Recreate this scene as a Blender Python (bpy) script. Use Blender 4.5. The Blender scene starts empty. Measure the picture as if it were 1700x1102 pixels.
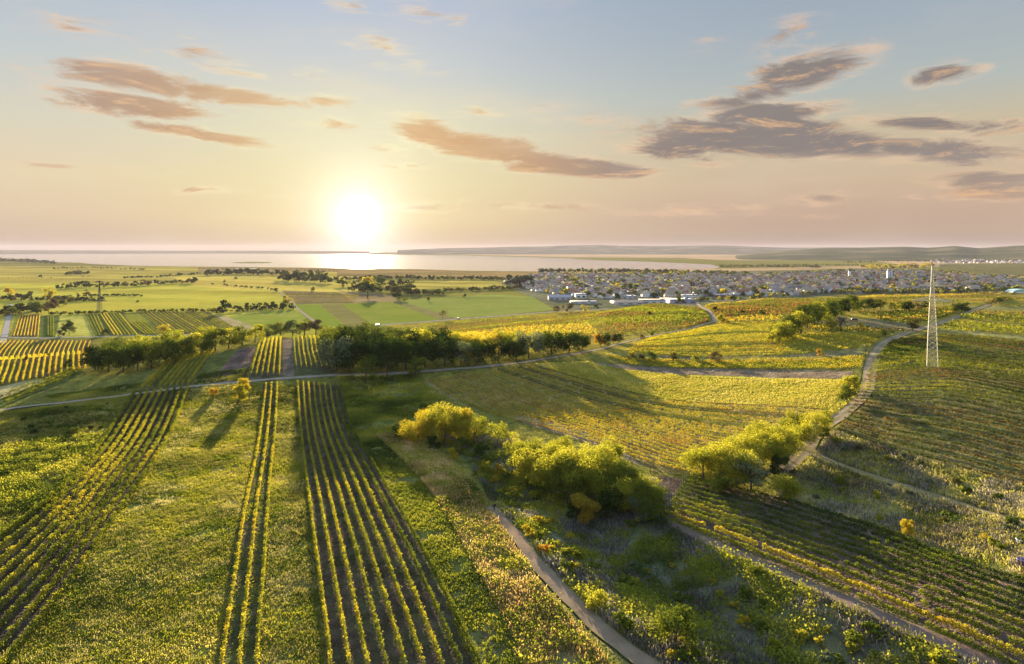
import bpy, math, random
import numpy as np
from mathutils import Vector, Matrix

random.seed(7)
rng = np.random.default_rng(11)
R = math.radians
sc = bpy.context.scene

# ------------------------------------------------------------------ camera
CAM_Z = 60.0
PITCH = 0.0                      # the photograph keeps its verticals upright: level camera, lens shifted down
CY = 414.0                       # picture row of the horizon
F = 1133.0                       # focal length in pixels of the 1700 wide photograph
cam_d = bpy.data.cameras.new("camera")
cam = bpy.data.objects.new("camera", cam_d)
sc.collection.objects.link(cam)
sc.camera = cam
cam.location = (0, 0, CAM_Z)
cam.rotation_euler = (R(90) - PITCH, 0, 0)
cam_d.sensor_width = 36.0
cam_d.shift_y = -(551 - CY) / 1700.0
cam_d.lens = 36.0 * F / 1700.0
cam_d.clip_start = 0.5
cam_d.clip_end = 120000.0

# ------------------------------------------------------------------ exposure
sc.view_settings.view_transform = 'Standard'
sc.view_settings.look = 'None'
sc.view_settings.gamma = 1.0
sc.view_settings.use_curve_mapping = False
EXPO = 2.5
sc.view_settings.exposure = EXPO
SKYK = 1.0 / 2 ** EXPO           # display-referred sky colours to scene radiance
sc.render.engine = 'CYCLES'
sc.cycles.use_denoising = True
sc.cycles.use_adaptive_sampling = False
sc.cycles.max_bounces = 5
sc.cycles.diffuse_bounces = 2
sc.cycles.glossy_bounces = 2
sc.cycles.transmission_bounces = 3
sc.cycles.volume_bounces = 0
sc.cycles.transparent_max_bounces = 6
sc.cycles.sample_clamp_indirect = 4.0

# ------------------------------------------------------------------ sun
SUN_AZ = math.atan((595 - 850) / F)      # to the left of the view axis
SUN_EL = R(7.4)
sd = Vector((math.sin(SUN_AZ) * math.cos(SUN_EL), math.cos(SUN_AZ) * math.cos(SUN_EL), math.sin(SUN_EL)))
sun_d = bpy.data.lights.new("sun", 'SUN')
sun_d.energy = 5.0
sun_d.angle = R(0.6)
sun_d.color = (1.0, 0.80, 0.50)
sun = bpy.data.objects.new("sun", sun_d)
sun.rotation_euler = sd.to_track_quat('Z', 'Y').to_euler()
sun.location = (0, 0, 300)
sc.collection.objects.link(sun)

# ------------------------------------------------------------------ pixel <-> direction
cp, sp = math.cos(PITCH), math.sin(PITCH)
def pix_dir(px, py):
    px = np.asarray(px, float); py = np.asarray(py, float)
    a = (px - 850) / F; b = -(py - CY) / F
    return a, cp + b * sp, -sp + b * cp          # x, y(forward), z
def project(x, y, z):
    dz = z - CAM_Z
    d = y * cp - dz * sp
    u = y * sp + dz * cp
    d = np.maximum(d, 1e-3)
    return 850 + F * x / d, CY - F * u / d
def azel(px, py):
    x, y, z = pix_dir(px, py)
    return float(np.arctan2(x, y)), float(np.arctan2(z, np.hypot(x, y)))

def srgb(r, g, b):
    f = lambda c: (c / 255 / 12.92) if c / 255 <= 0.04045 else ((c / 255 + 0.055) / 1.055) ** 2.4
    return (f(r), f(g), f(b), 1.0)

# ------------------------------------------------------------------ node helper
class NT:
    def __init__(self, tree):
        self.t = tree; self.n = tree.nodes; self.l = tree.links
    def new(self, typ, **kw):
        nd = self.n.new(typ)
        for k, v in kw.items(): setattr(nd, k, v)
        return nd
    def link(self, a, b): self.l.new(a, b)
    def put(self, sock, v):
        if hasattr(v, 'is_output') or isinstance(v, bpy.types.NodeSocket): self.l.new(v, sock)
        else: sock.default_value = v
    def m(self, op, a, b=None, c=None, clamp=False):
        nd = self.n.new('ShaderNodeMath'); nd.operation = op; nd.use_clamp = clamp
        self.put(nd.inputs[0], a)
        if b is not None: self.put(nd.inputs[1], b)
        if c is not None: self.put(nd.inputs[2], c)
        return nd.outputs[0]
    def mix(self, fac, a, b, mode='MIX'):
        nd = self.n.new('ShaderNodeMix'); nd.data_type = 'RGBA'; nd.blend_type = mode; nd.clamp_factor = True
        self.put(nd.inputs[0], fac); self.put(nd.inputs[6], a); self.put(nd.inputs[7], b)
        return nd.outputs[2]
    def sstep(self, v, a, b, lo=0.0, hi=1.0):
        nd = self.n.new('ShaderNodeMapRange'); nd.interpolation_type = 'SMOOTHSTEP'
        self.put(nd.inputs[0], v); nd.inputs[1].default_value = a; nd.inputs[2].default_value = b
        nd.inputs[3].default_value = lo; nd.inputs[4].default_value = hi
        return nd.outputs[0]
    def ramp(self, v, stops):
        nd = self.n.new('ShaderNodeValToRGB'); el = nd.color_ramp.elements
        el[0].position, el[0].color = stops[0]
        el[1].position, el[1].color = stops[-1]
        for p, c in stops[1:-1]:
            e = el.new(p); e.color = c
        self.put(nd.inputs[0], v)
        return nd.outputs[0]
    def noise(self, vec, scale, detail=4, rough=0.55, dist=0.0, dim='3D'):
        nd = self.n.new('ShaderNodeTexNoise'); nd.noise_dimensions = dim
        if vec is not None: self.put(nd.inputs['Vector'], vec)
        nd.inputs['Scale'].default_value = scale; nd.inputs['Detail'].default_value = detail
        nd.inputs['Roughness'].default_value = rough; nd.inputs['Distortion'].default_value = dist
        return nd.outputs[0]
    def comb(self, x, y, z):
        nd = self.n.new('ShaderNodeCombineXYZ')
        for i, v in enumerate((x, y, z)): self.put(nd.inputs[i], v)
        return nd.outputs[0]

# ------------------------------------------------------------------ sky
world = bpy.data.worlds.new("World")
sc.world = world
world.use_nodes = True
world.node_tree.nodes.clear()
W = NT(world.node_tree)
def build_world():
    out = W.new('ShaderNodeOutputWorld')
    bg = W.new('ShaderNodeBackground')
    W.link(bg.outputs[0], out.inputs[0])
    tc = W.new('ShaderNodeTexCoord')
    sep = W.new('ShaderNodeSeparateXYZ'); W.link(tc.outputs['Generated'], sep.inputs[0])
    x, y, z = sep.outputs
    az = W.m('ARCTAN2', x, y)
    el = W.m('ARCSINE', z)
    el01 = W.m('DIVIDE', el, R(24.0), clamp=True)
    # far from the sun, by height above the horizon
    def S(r, g, b): return srgb(r, g, b)
    left = W.ramp(el01, [(0.0, S(182, 160, 146)), (0.06, S(208, 184, 160)), (0.12, S(222, 198, 168)), (0.22, S(229, 210, 176)), (0.38, S(216, 210, 190)),
                         (0.55, S(196, 204, 204)), (0.78, S(178, 191, 206)), (1.0, S(164, 180, 200))])
    right = W.ramp(el01, [(0.0, S(160, 140, 130)), (0.06, S(187, 161, 139)), (0.12, S(196, 168, 146)), (0.22, S(206, 182, 152)), (0.38, S(200, 188, 160)),
                          (0.50, S(180, 188, 184)), (0.70, S(163, 176, 187)), (1.0, S(148, 163, 182))])
    near = W.ramp(el01, [(0.0, S(206, 174, 140)), (0.10, S(238, 214, 160)), (0.25, S(238, 224, 174)), (0.42, S(226, 220, 190)),
                         (0.62, S(205, 208, 208)), (0.8, S(186, 196, 212)), (1.0, S(176, 188, 208))])
    fr = W.sstep(az, -0.45, 0.45)
    base = W.mix(fr, left, right)
    daz = W.m('SUBTRACT', az, SUN_AZ)
    vs_az, vs_el = azel(595, 366)
    # gaussian closeness in azimuth
    g = W.m('POWER', 2.718, W.m('MULTIPLY', W.m('MULTIPLY', daz, daz), -1.0 / (0.27 ** 2)))
    base = W.mix(g, base, near)
    # clouds: soft streaks placed by azimuth and elevation, broken up by stretched noise
    def clouds(daz_, del_, hi=True):
        a = W.m('ADD', az, daz_); e = W.m('ADD', el, del_)
        v = W.comb(a, e, 0.0)
        # distort a little
        st = W.comb(W.m('MULTIPLY', a, 1.0), W.m('MULTIPLY', e, 4.6), 0.3)
        n1 = W.noise(st, 8.0, 10, 0.68, 0.6)
        n2 = W.noise(st, 3.2, 3, 0.5)
        m = None
        L = [  # px, py, half-length px, half-thickness px, tilt (deg, down to the right positive), weight
            (230, 132, 175, 20, 9, 1.0), (400, 158, 70, 13, 6, .9), (230, 175, 125, 17, 7, .95), (340, 224, 115, 10, 9, .95),
            (120, 45, 80, 20, 3, .7), (330, 90, 130, 22, 16, .72), (640, 78, 75, 26, 8, .68), (690, 105, 45, 20, 20, .5), (520, 128, 50, 14, 0, .6),
            (705, 215, 75, 22, 10, 1.0), (820, 248, 130, 22, 10, 1.05), (960, 280, 160, 12, 4, .85), (1000, 286, 110, 8, 1, .8),
            (560, 205, 60, 18, 3, .78), (640, 250, 60, 14, 4, .72), (680, 275, 50, 9, 0, .78), (540, 170, 60, 18, 0, .74),
            (1340, 122, 110, 24, -15, 1.0), (1250, 160, 110, 18, -14, .85), (1260, 190, 120, 18, -4, 1.05),
            (1220, 228, 200, 28, -1, 1.15), (1400, 240, 150, 22, 4, 1.05), (1120, 245, 110, 18, 5, .95), (1600, 258, 140, 18, 0, .85),
            (1300, 238, 270, 20, 1, 1.1), (1510, 248, 160, 15, 2, .95), (880, 262, 230, 14, 8, .95), (330, 150, 180, 16, 8, .9),
            (980, 198, 110, 18, 6, .75), (1540, 205, 170, 14, 4, .85), (1570, 122, 60, 14, -8, .85), (1630, 235, 90, 10, 4, .6), (1535, 176, 30, 6, -5, .7),
            (1640, 295, 110, 12, -4, .85), (1660, 320, 110, 14, -4, .85), (1370, 328, 60, 12, 0, .75), (1520, 326, 30, 8, 0, .6),
            (1200, 345, 150, 10, -2, .79), (900, 343, 140, 9, 2, .79), (710, 342, 80, 11, 0, .79), (560, 327, 90, 6, 0, .6), (840, 342, 40, 8, -3, .6),
            (130, 275, 120, 8, 3, .6), (60, 255, 60, 7, 3, .5), (320, 315, 90, 6, 0, .42), (1130, 355, 300, 9, 0, .66),
            (580, 10, 40, 10, 0, .5), (710, 20, 60, 16, 10, .45), (750, 190, 110, 20, 0, .5), (900, 175, 90, 18, 8, .7), (1170, 75, 40, 14, -10, .45), (1310, 60, 50, 24, -20, .42)]
        for (px, py, hl, ht, tilt, wgt) in L:
            if wgt >= .8: wgt *= 1.5; ht *= 1.35 if px > 1000 else 1.2
            a0, e0 = azel(px, py)
            cx_, sx_ = math.cos(R(tilt)) * hl, math.sin(R(tilt)) * hl
            a1, e1 = azel(px - cx_, py - sx_); a2, e2 = azel(px + cx_, py + sx_)
            ang = math.atan2(e2 - e1, a2 - a1); hw = math.hypot(a2 - a1, e2 - e1) / 2
            mp = W.new('ShaderNodeMapping'); mp.vector_type = 'TEXTURE'
            mp.inputs['Location'].default_value = (a0, e0, 0)
            mp.inputs['Rotation'].default_value = (0, 0, ang)
            mp.inputs['Scale'].default_value = (hw * 1.4, ht / F * 1.35 * math.cos(a0), 1)
            W.link(v, mp.inputs[0])
            ln = W.new('ShaderNodeVectorMath'); ln.operation = 'LENGTH'; W.link(mp.outputs[0], ln.inputs[0])
            k = W.m('MULTIPLY', W.m('SUBTRACT', 1.0, ln.outputs['Value']), wgt)
            m = k if m is None else W.m('MAXIMUM', m, k)
        m = W.m('MAXIMUM', m, -1.0)
        d = W.m('ADD', W.m('MULTIPLY', m, 0.72), W.m('MULTIPLY', W.m('SUBTRACT', n1, 0.5), 2.0))
        d = W.m('ADD', d, W.m('MULTIPLY', W.m('SUBTRACT', n2, 0.5), 0.35))
        return d, m, n1
    d, m, n1 = clouds(0.0, 0.0)
    st2 = W.comb(az, W.m('MULTIPLY', W.m('ADD', el, -0.008), 4.6), 0.3)   # density a little lower down, where the light comes from
    nl = W.noise(st2, 8.0, 10, 0.68, 0.6)
    inside = W.sstep(m, -0.35, 0.25)
    thin = W.m('MULTIPLY', W.sstep(d, 0.02, 0.50), inside)
    thick = W.m('MULTIPLY', W.sstep(d, 0.30, 0.72), inside)
    lit = W.m('MULTIPLY', W.m('SUBTRACT', n1, nl), 1.55)
    edge = W.sstep(lit, 0.02, 0.30)
    # angular distance to the visible sun
    de = W.m('SUBTRACT', el, vs_el)
    ddist = W.m('SQRT', W.m('ADD', W.m('MULTIPLY', daz, daz), W.m('MULTIPLY', de, de)))
    nearsun = W.sstep(ddist, 0.10, 0.42, 1.0, 0.0)
    rightness = W.sstep(az, -0.05, 0.30)
    thin_c = W.mix(nearsun, S(246, 206, 168), S(255, 246, 196))
    dark_c = W.mix(rightness, S(172, 146, 130), S(128, 122, 122))
    dark_c = W.mix(nearsun, dark_c, S(214, 164, 112))
    low = W.sstep(el, 0.02, 0.13, 1.0, 0.0)
    dark_c = W.mix(W.m('MULTIPLY', low, 0.75), dark_c, S(206, 170, 140))
    dark_c = W.mix(W.m('MULTIPLY', edge, 0.75), dark_c, S(232, 186, 140))
    brk = W.sstep(W.noise(W.comb(az, W.m('MULTIPLY', el, 4.0), 5.0), 11.0, 6, 0.65), 0.40, 0.66)
    thin = W.m('MULTIPLY', thin, W.m('MAXIMUM', brk, W.m('MULTIPLY', thick, 0.8)))
    sky = W.mix(W.m('MULTIPLY', thin, 0.72), base, thin_c)
    sky = W.mix(W.m('MULTIPLY', thick, 0.92), sky, dark_c)
    # very soft high veil
    v2 = W.comb(W.m('MULTIPLY', az, 1.0), W.m('MULTIPLY', el, 3.0), 2.0)
    veil = W.sstep(W.noise(v2, 2.6, 6, 0.6), 0.45, 0.75)
    sky = W.mix(W.m('MULTIPLY', veil, 0.30), sky, W.mix(nearsun, S(226, 208, 190), S(250, 236, 190)))
    # glow of the sun
    halo = W.m('POWER', 2.718, W.m('MULTIPLY', ddist, -1.0 / 0.11))
    dcx = W.m('MULTIPLY', daz, 1.1); dcore = W.m('SQRT', W.m('ADD', W.m('MULTIPLY', dcx, dcx), W.m('MULTIPLY', de, de)))
    halo2 = W.m('POWER', 2.718, W.m('MULTIPLY', dcore, -1.0 / 0.036))
    hcol = W.new('ShaderNodeVectorMath'); hcol.operation = 'SCALE'
    hcol.inputs[0].default_value = (0.10, 0.11, 0.05); W.link(halo, hcol.inputs['Scale'])
    ccol = W.new('ShaderNodeVectorMath'); ccol.operation = 'SCALE'
    ccol.inputs[0].default_value = (1.3, 1.3, 1.5); W.link(halo2, ccol.inputs['Scale'])
    a1 = W.new('ShaderNodeVectorMath'); a1.operation = 'ADD'
    W.link(sky, a1.inputs[0]); W.link(hcol.outputs[0], a1.inputs[1])
    a2 = W.new('ShaderNodeVectorMath'); a2.operation = 'ADD'
    W.link(a1.outputs[0], a2.inputs[0]); W.link(ccol.outputs[0], a2.inputs[1])
    scl = W.new('ShaderNodeVectorMath'); scl.operation = 'SCALE'
    W.link(a2.outputs[0], scl.inputs[0]); scl.inputs['Scale'].default_value = SKYK / 0.1
    # physical sky above and behind
    ns = W.new('ShaderNodeTexSky'); ns.sky_type = 'NISHITA'; ns.sun_disc = False
    ns.sun_elevation = SUN_EL; ns.sun_rotation = SUN_AZ; ns.altitude = 150; ns.dust_density = 2.0
    up = W.sstep(el, R(20), R(42))
    nb = W.new('ShaderNodeVectorMath'); nb.operation = 'SCALE'; W.link(ns.outputs[0], nb.inputs[0]); nb.inputs['Scale'].default_value = 1.5
    fin = W.mix(up, scl.outputs[0], nb.outputs[0])
    W.link(fin, bg.inputs[0]); bg.inputs[1].default_value = 0.1
build_world()
world.cycles.sampling_method = 'MANUAL'
world.cycles.sample_map_resolution = 1024

# ------------------------------------------------------------------ numpy noise
def _hash(ix, iy, s):
    h = (ix.astype(np.int64) * 374761393 + iy.astype(np.int64) * 668265263 + s * 1442695041) & 0xffffffff
    h = ((h ^ (h >> 13)) * 1274126177) & 0xffffffff
    return ((h ^ (h >> 16)) & 0xffffff) / float(0xffffff)
def vn(x, y, s=0):
    ix = np.floor(x); iy = np.floor(y); fx = x - ix; fy = y - iy
    fx = fx * fx * (3 - 2 * fx); fy = fy * fy * (3 - 2 * fy)
    a = _hash(ix, iy, s); b = _hash(ix + 1, iy, s); c = _hash(ix, iy + 1, s); d = _hash(ix + 1, iy + 1, s)
    return (a * (1 - fx) + b * fx) * (1 - fy) + (c * (1 - fx) + d * fx) * fy
def fbm(x, y, sc_=1.0, o=4, s=0, g=0.5):
    x = np.asarray(x, float) / sc_; y = np.asarray(y, float) / sc_
    t = 0; a = 1; n = 0
    for i in range(o):
        t = t + a * vn(x + 17.3 * i, y - 9.1 * i, s + i); n += a; a *= g; x = x * 2.03; y = y * 2.03
    return t / n
def ss(a, b, v):
    t = np.clip((v - a) / (b - a), 0, 1)
    return t * t * (3 - 2 * t)

# ------------------------------------------------------------------ terrain
PLAIN = -40.0
U_ = [-1.2, -0.75, -0.3, -0.15, 0.0, 0.3, 0.75, 1.2]
S_ = [440, 440, 430, 410, 440, 520, 640, 700]
E_ = [680, 690, 740, 820, 1000, 1350, 1350, 1500]
def terrain(x, y, fine=True):
    x = np.asarray(x, float); y = np.asarray(y, float)
    r = np.hypot(x, y); u = x / np.maximum(y, 60)
    b = 15.0 * ss(45, 165, x) * (.5 + .5 * ss(95, 250, y)) + 4.5 * np.exp(-((x - 92) / 42) ** 2 - ((y - 98) / 42) ** 2)  # near bump shaped to shorten the tree clump's shadow on the vines
    b = b + 5.0 * ss(150, 450, x) * ss(250, 600, y)
    b = b + 8.0 * np.exp(-((x + 75) / 140) ** 2 - ((y - 375) / 85) ** 2)  # rise under the copse, shaped to lengthen its shadow
    # gully running down from the middle towards the lower right
    p0 = np.array((-16.0, 205.0)); p1 = np.array((42.0, 100.0)); dv = p1 - p0; L = np.hypot(*dv); dv = dv / L
    t = (x - p0[0]) * dv[0] + (y - p0[1]) * dv[1]
    dn = np.abs((x - p0[0]) * -dv[1] + (y - p0[1]) * dv[0])
    b = b - 3.5 * ss(-20, 40, t) * np.exp(-(dn / 11.0) ** 2)
    b = b + (fbm(x, y, 95, 2, 5) - .5) * 5.0 * ss(60, 140, r)
    s = np.interp(u, U_, S_); e = np.interp(u, U_, E_)
    k = ss(s, e, r)
    z = b * (1 - k) + PLAIN * k
    if fine:
        z = z + (fbm(x, y, 9, 3, 31) - .5) * 0.55 * (1 - ss(500, 900, r))
    return z
def unproj(px, py):
    """pixel of the 1700x1102 picture -> world points on the terrain (first hit)"""
    px = np.atleast_1d(np.asarray(px, float)); py = np.atleast_1d(np.asarray(py, float))
    dx, dy, dz = pix_dir(px, py)
    h = np.hypot(dx, dy); dx, dy, dz = dx / h, dy / h, dz / h
    dz = np.minimum(dz, -0.0028)
    ts = 40 * 1.012 ** np.arange(560)
    T = ts[None, :]
    Z = CAM_Z + dz[:, None] * T - terrain(dx[:, None] * T, dy[:, None] * T, False)
    hit = Z <= 0
    i = np.where(hit.any(1), hit.argmax(1), len(ts) - 1)
    i = np.maximum(i, 1)
    lo = ts[i - 1]; hi = ts[i]
    for _ in range(22):
        mid = (lo + hi) / 2
        v = CAM_Z + dz * mid - terrain(dx * mid, dy * mid, False)
        hi = np.where(v <= 0, mid, hi); lo = np.where(v <= 0, lo, mid)
    return np.stack([dx * hi, dy * hi], 1)
def resample(P, n):
    P = np.asarray(P, float); d = np.r_[0, np.cumsum(np.hypot(*np.diff(P, axis=0).T))]
    t = np.linspace(0, d[-1], n)
    return np.stack([np.interp(t, d, P[:, k]) for k in range(P.shape[1])], 1)
def smooth(P, it=2):
    P = np.asarray(P, float)
    for _ in range(it):     # corner cutting
        Q = [P[0]]
        for a, b in zip(P[:-1], P[1:]):
            Q += [a * .75 + b * .25, a * .25 + b * .75]
        Q.append(P[-1]); P = np.array(Q)
    return P
def pip(x, y, poly):
    poly = np.asarray(poly, float); inside = np.zeros(x.shape, bool)
    x0, y0 = poly.min(0); x1, y1 = poly.max(0)
    idx = np.nonzero((x >= x0) & (x <= x1) & (y >= y0) & (y <= y1))
    if len(idx[0]) == 0: return inside
    xs = x[idx]; ys = y[idx]; c = np.zeros(xs.shape, bool); j = len(poly) - 1
    for i in range(len(poly)):
        xi, yi = poly[i]; xj, yj = poly[j]
        if yi != yj:
            c ^= ((yi > ys) != (yj > ys)) & (xs < (xj - xi) * (ys - yi) / (yj - yi) + xi)
        j = i
    inside[idx] = c
    return inside
def dist_poly(x, y, P):
    d = np.full(x.shape, 1e9); P = np.asarray(P, float)
    x0, y0 = P.min(0) - 12; x1, y1 = P.max(0) + 12
    idx = np.nonzero((x >= x0) & (x <= x1) & (y >= y0) & (y <= y1))
    if len(idx[0]) == 0: return d
    xs = x[idx]; ys = y[idx]; dd = np.full(xs.shape, 1e9)
    for a, b in zip(P[:-1], P[1:]):
        v = b - a; L = max(v @ v, 1e-9)
        t = np.clip(((xs - a[0]) * v[0] + (ys - a[1]) * v[1]) / L, 0, 1)
        dd = np.minimum(dd, np.hypot(xs - a[0] - t * v[0], ys - a[1] - t * v[1]))
    d[idx] = dd
    return d

# ------------------------------------------------------------------ mesh + object helpers
col = sc.collection
def mesh_from(name, verts, faces, mats, mat_idx=None, smooth_=False):
    verts = np.ascontiguousarray(verts, dtype=np.float32); faces = np.ascontiguousarray(faces, dtype=np.int32)
    me = bpy.data.meshes.new(name)
    n, k = faces.shape
    me.vertices.add(len(verts)); me.vertices.foreach_set('co', verts.ravel())
    me.loops.add(n * k); me.loops.foreach_set('vertex_index', faces.ravel())
    me.polygons.add(n)
    me.polygons.foreach_set('loop_start', np.arange(0, n * k, k, dtype=np.int32))
    me.polygons.foreach_set('loop_total', np.full(n, k, dtype=np.int32))
    for m_ in (mats if isinstance(mats, (list, tuple)) else [mats]): me.materials.append(m_)
    if mat_idx is not None: me.polygons.foreach_set('material_index', np.asarray(mat_idx, dtype=np.int32))
    if smooth_: me.polygons.foreach_set('use_smooth', np.ones(n, bool))
    me.update(calc_edges=True)
    return me
def link(name, data, parent=None, loc=None):
    o = bpy.data.objects.new(name, data)
    if loc is not None: o.location = loc
    col.objects.link(o)
    if parent is not None: o.parent = parent
    return o
def tag(o, label, cat, group=None):
    o['label'] = label; o['category'] = cat
    if group: o['group'] = group
    return o
def structure(o): o['kind'] = 'structure'; return o
def stuff(o, label, cat): o['kind'] = 'stuff'; o['label'] = label; o['category'] = cat; return o
ONES = "zeroth first second third fourth fifth sixth seventh eighth ninth tenth eleventh twelfth thirteenth fourteenth fifteenth sixteenth seventeenth eighteenth nineteenth".split()
TENS = {2: ("twenty", "twentieth"), 3: ("thirty", "thirtieth"), 4: ("forty", "fortieth"), 5: ("fifty", "fiftieth"), 6: ("sixty", "sixtieth"), 7: ("seventy", "seventieth"), 8: ("eighty", "eightieth"), 9: ("ninety", "ninetieth")}
def ordinal(n):
    if n < 20: return ONES[n]
    if n >= 100: return "hundred and " + ordinal(n - 100) if n > 100 else "hundredth"
    t, o = divmod(n, 10)
    return TENS[t][1] if o == 0 else TENS[t][0] + "-" + ONES[o]

class MB:      # small mesh builder for boxes and bars
    def __init__(self): self.v = []; self.f = []; self.mi = []
    def quad(self, a, b, c, d, mi=0):
        k = len(self.v); self.v += [a, b, c, d]; self.f.append((k, k + 1, k + 2, k + 3)); self.mi.append(mi)
    def box(self, c, s, mi=0, taper=1.0):
        x, y, z = c; a, b, h = s[0] / 2, s[1] / 2, s[2] / 2; k = len(self.v)
        for dz, t in ((-h, 1.0), (h, taper)):
            for dx, dy in ((-a, -b), (a, -b), (a, b), (-a, b)): self.v.append((x + dx * t, y + dy * t, z + dz))
        for q in ((0, 3, 2, 1), (4, 5, 6, 7), (0, 1, 5, 4), (1, 2, 6, 5), (2, 3, 7, 6), (3, 0, 4, 7)):
            self.f.append(tuple(k + i for i in q)); self.mi.append(mi)
    def bar(self, a, b, w, mi=0, n=4, w2=None):
        a = Vector(a); b = Vector(b); d = (b - a); q = d.to_track_quat('Z', 'Y'); k = len(self.v); w2 = w if w2 is None else w2
        for p, ww in ((a, w), (b, w2)):
            for i in range(n):
                t = 2 * math.pi * i / n + math.pi / 4
                self.v.append(tuple(p + q @ Vector((math.cos(t) * ww / 2, math.sin(t) * ww / 2, 0))))
        for i in range(n):
            j = (i + 1) % n; self.f.append((k + i, k + j, k + n + j, k + n + i)); self.mi.append(mi)
    def ring(self, profile, n=12, mi=0):      # lathe (r, z)
        k = len(self.v)
        for r, z in profile:
            for i in range(n):
                t = 2 * math.pi * i / n; self.v.append((r * math.cos(t), r * math.sin(t), z))
        for j in range(len(profile) - 1):
            for i in range(n):
                i2 = (i + 1) % n
                self.f.append((k + j * n + i, k + j * n + i2, k + (j + 1) * n + i2, k + (j + 1) * n + i)); self.mi.append(mi)
    def mesh(self, name, mats, sm=False): return mesh_from(name, self.v, self.f, mats, self.mi, sm)

# ------------------------------------------------------------------ materials
def new_mat(name):
    m = bpy.data.materials.new(name); m.use_nodes = True; m.node_tree.nodes.clear()
    t = NT(m.node_tree); out = t.new('ShaderNodeOutputMaterial')
    return m, t, out
def rough_normal(t, g, scale, k):
    """surface normal ruffled like standing grass blades and clods, at every distance"""
    nd = t.new('ShaderNodeTexNoise'); nd.inputs['Scale'].default_value = scale; nd.inputs['Detail'].default_value = 2.0; nd.inputs['Roughness'].default_value = 0.7
    t.link(g.outputs['Position'], nd.inputs['Vector'])
    a = t.new('ShaderNodeVectorMath'); a.operation = 'SUBTRACT'; t.link(nd.outputs['Color'], a.inputs[0]); a.inputs[1].default_value = (.5, .5, .5)
    b = t.new('ShaderNodeVectorMath'); b.operation = 'MULTIPLY'; t.link(a.outputs[0], b.inputs[0]); b.inputs[1].default_value = (k, k, 0)
    c = t.new('ShaderNodeVectorMath'); c.operation = 'ADD'; t.link(b.outputs[0], c.inputs[0]); t.link(g.outputs['Normal'], c.inputs[1])
    d = t.new('ShaderNodeVectorMath'); d.operation = 'NORMALIZE'; t.link(c.outputs[0], d.inputs[0])
    return d.outputs[0]
def plain_mat(name, c, rough=0.8, metal=0.0, var=0.15, scale=0.5):
    m, t, out = new_mat(name)
    b = t.new('ShaderNodeBsdfPrincipled'); t.link(b.outputs[0], out.inputs[0])
    g = t.new('ShaderNodeNewGeometry'); oi = t.new('ShaderNodeObjectInfo')
    n = t.noise(g.outputs['Position'], scale, 4)
    f = t.m('ADD', t.m('MULTIPLY', t.m('SUBTRACT', n, 0.5), var * 2), t.m('MULTIPLY', t.m('SUBTRACT', oi.outputs['Random'], 0.5), var))
    v = t.new('ShaderNodeVectorMath'); v.operation = 'SCALE'; v.inputs[0].default_value = c[:3]
    t.link(t.m('ADD', f, 1.0), v.inputs['Scale'])
    t.link(v.outputs[0], b.inputs['Base Color']); b.inputs['Roughness'].default_value = rough; b.inputs['Metallic'].default_value = metal
    b.inputs['Specular IOR Level'].default_value = 0.12 if rough > .55 else 0.5
    return m
def leaf_mat(name, cols, trans=0.45, nscale=0.06, rnd=0.5, obj=0.35, patch=1.6):
    """cols: list of (pos, rgb); the colour is picked per leaf, per plant and by slow patches"""
    m, t, out = new_mat(name)
    g = t.new('ShaderNodeNewGeometry'); oi = t.new('ShaderNodeObjectInfo')
    n = t.noise(g.outputs['Position'], nscale, 3)
    f = t.m('ADD', t.m('MULTIPLY', g.outputs['Random Per Island'], rnd), t.m('MULTIPLY', t.m('SUBTRACT', n, 0.5), patch))
    f = t.m('ADD', f, t.m('MULTIPLY', t.m('SUBTRACT', oi.outputs['Random'], 0.5), obj))
    f = t.m('ADD', f, 0.5 - rnd / 2, clamp=True)
    c = t.ramp(f, [(p, (r, gg, b, 1)) for p, (r, gg, b) in cols])
    hsv = t.new('ShaderNodeHueSaturation'); t.link(c, hsv.inputs['Color'])
    sn = t.noise(g.outputs['Position'], 2.3, 2)
    t.link(t.m('ADD', 0.62, t.m('MULTIPLY', sn, 0.78)), hsv.inputs['Value'])
    d = t.new('ShaderNodeBsdfDiffuse'); tr = t.new('ShaderNodeBsdfTranslucent')
    t.link(hsv.outputs[0], d.inputs[0])
    warm = t.mix(0.5, hsv.outputs[0], (1.0, 0.9, 0.25, 1), 'MULTIPLY')
    br = t.new('ShaderNodeVectorMath'); br.operation = 'SCALE'; t.link(warm, br.inputs[0]); br.inputs['Scale'].default_value = 1.15
    t.link(br.outputs[0], tr.inputs[0])
    mx = t.new('ShaderNodeMixShader'); mx.inputs[0].default_value = trans
    t.link(d.outputs[0], mx.inputs[1]); t.link(tr.outputs[0], mx.inputs[2]); t.link(mx.outputs[0], out.inputs[0])
    return m
GRN = (.050, .085, .014); OLV = (.11, .135, .02); YGR = (.22, .235, .025); YEL = (.40, .33, .03); GOLD = (.36, .26, .03); ORG = (.34, .15, .03); BRN = (.13, .08, .035); RED = (.30, .06, .025); DRK = (.028, .045, .014)
M = {}
M['vine_green'] = leaf_mat('vine_green', [(0, GRN), (.35, OLV), (.75, YGR), (1, YEL)], rnd=.34, nscale=.12)
M['vine_yellow'] = leaf_mat('vine_yellow', [(0, OLV), (.3, (.26, .27, .03)), (.7, (.44, .37, .035)), (1, GOLD)], rnd=.34, nscale=.12)
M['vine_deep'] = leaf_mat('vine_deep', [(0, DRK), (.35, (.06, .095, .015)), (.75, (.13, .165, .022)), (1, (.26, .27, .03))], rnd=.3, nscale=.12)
M['vine_gold'] = leaf_mat('vine_gold', [(0, YGR), (.4, YEL), (.8, GOLD), (1, ORG)])
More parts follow.
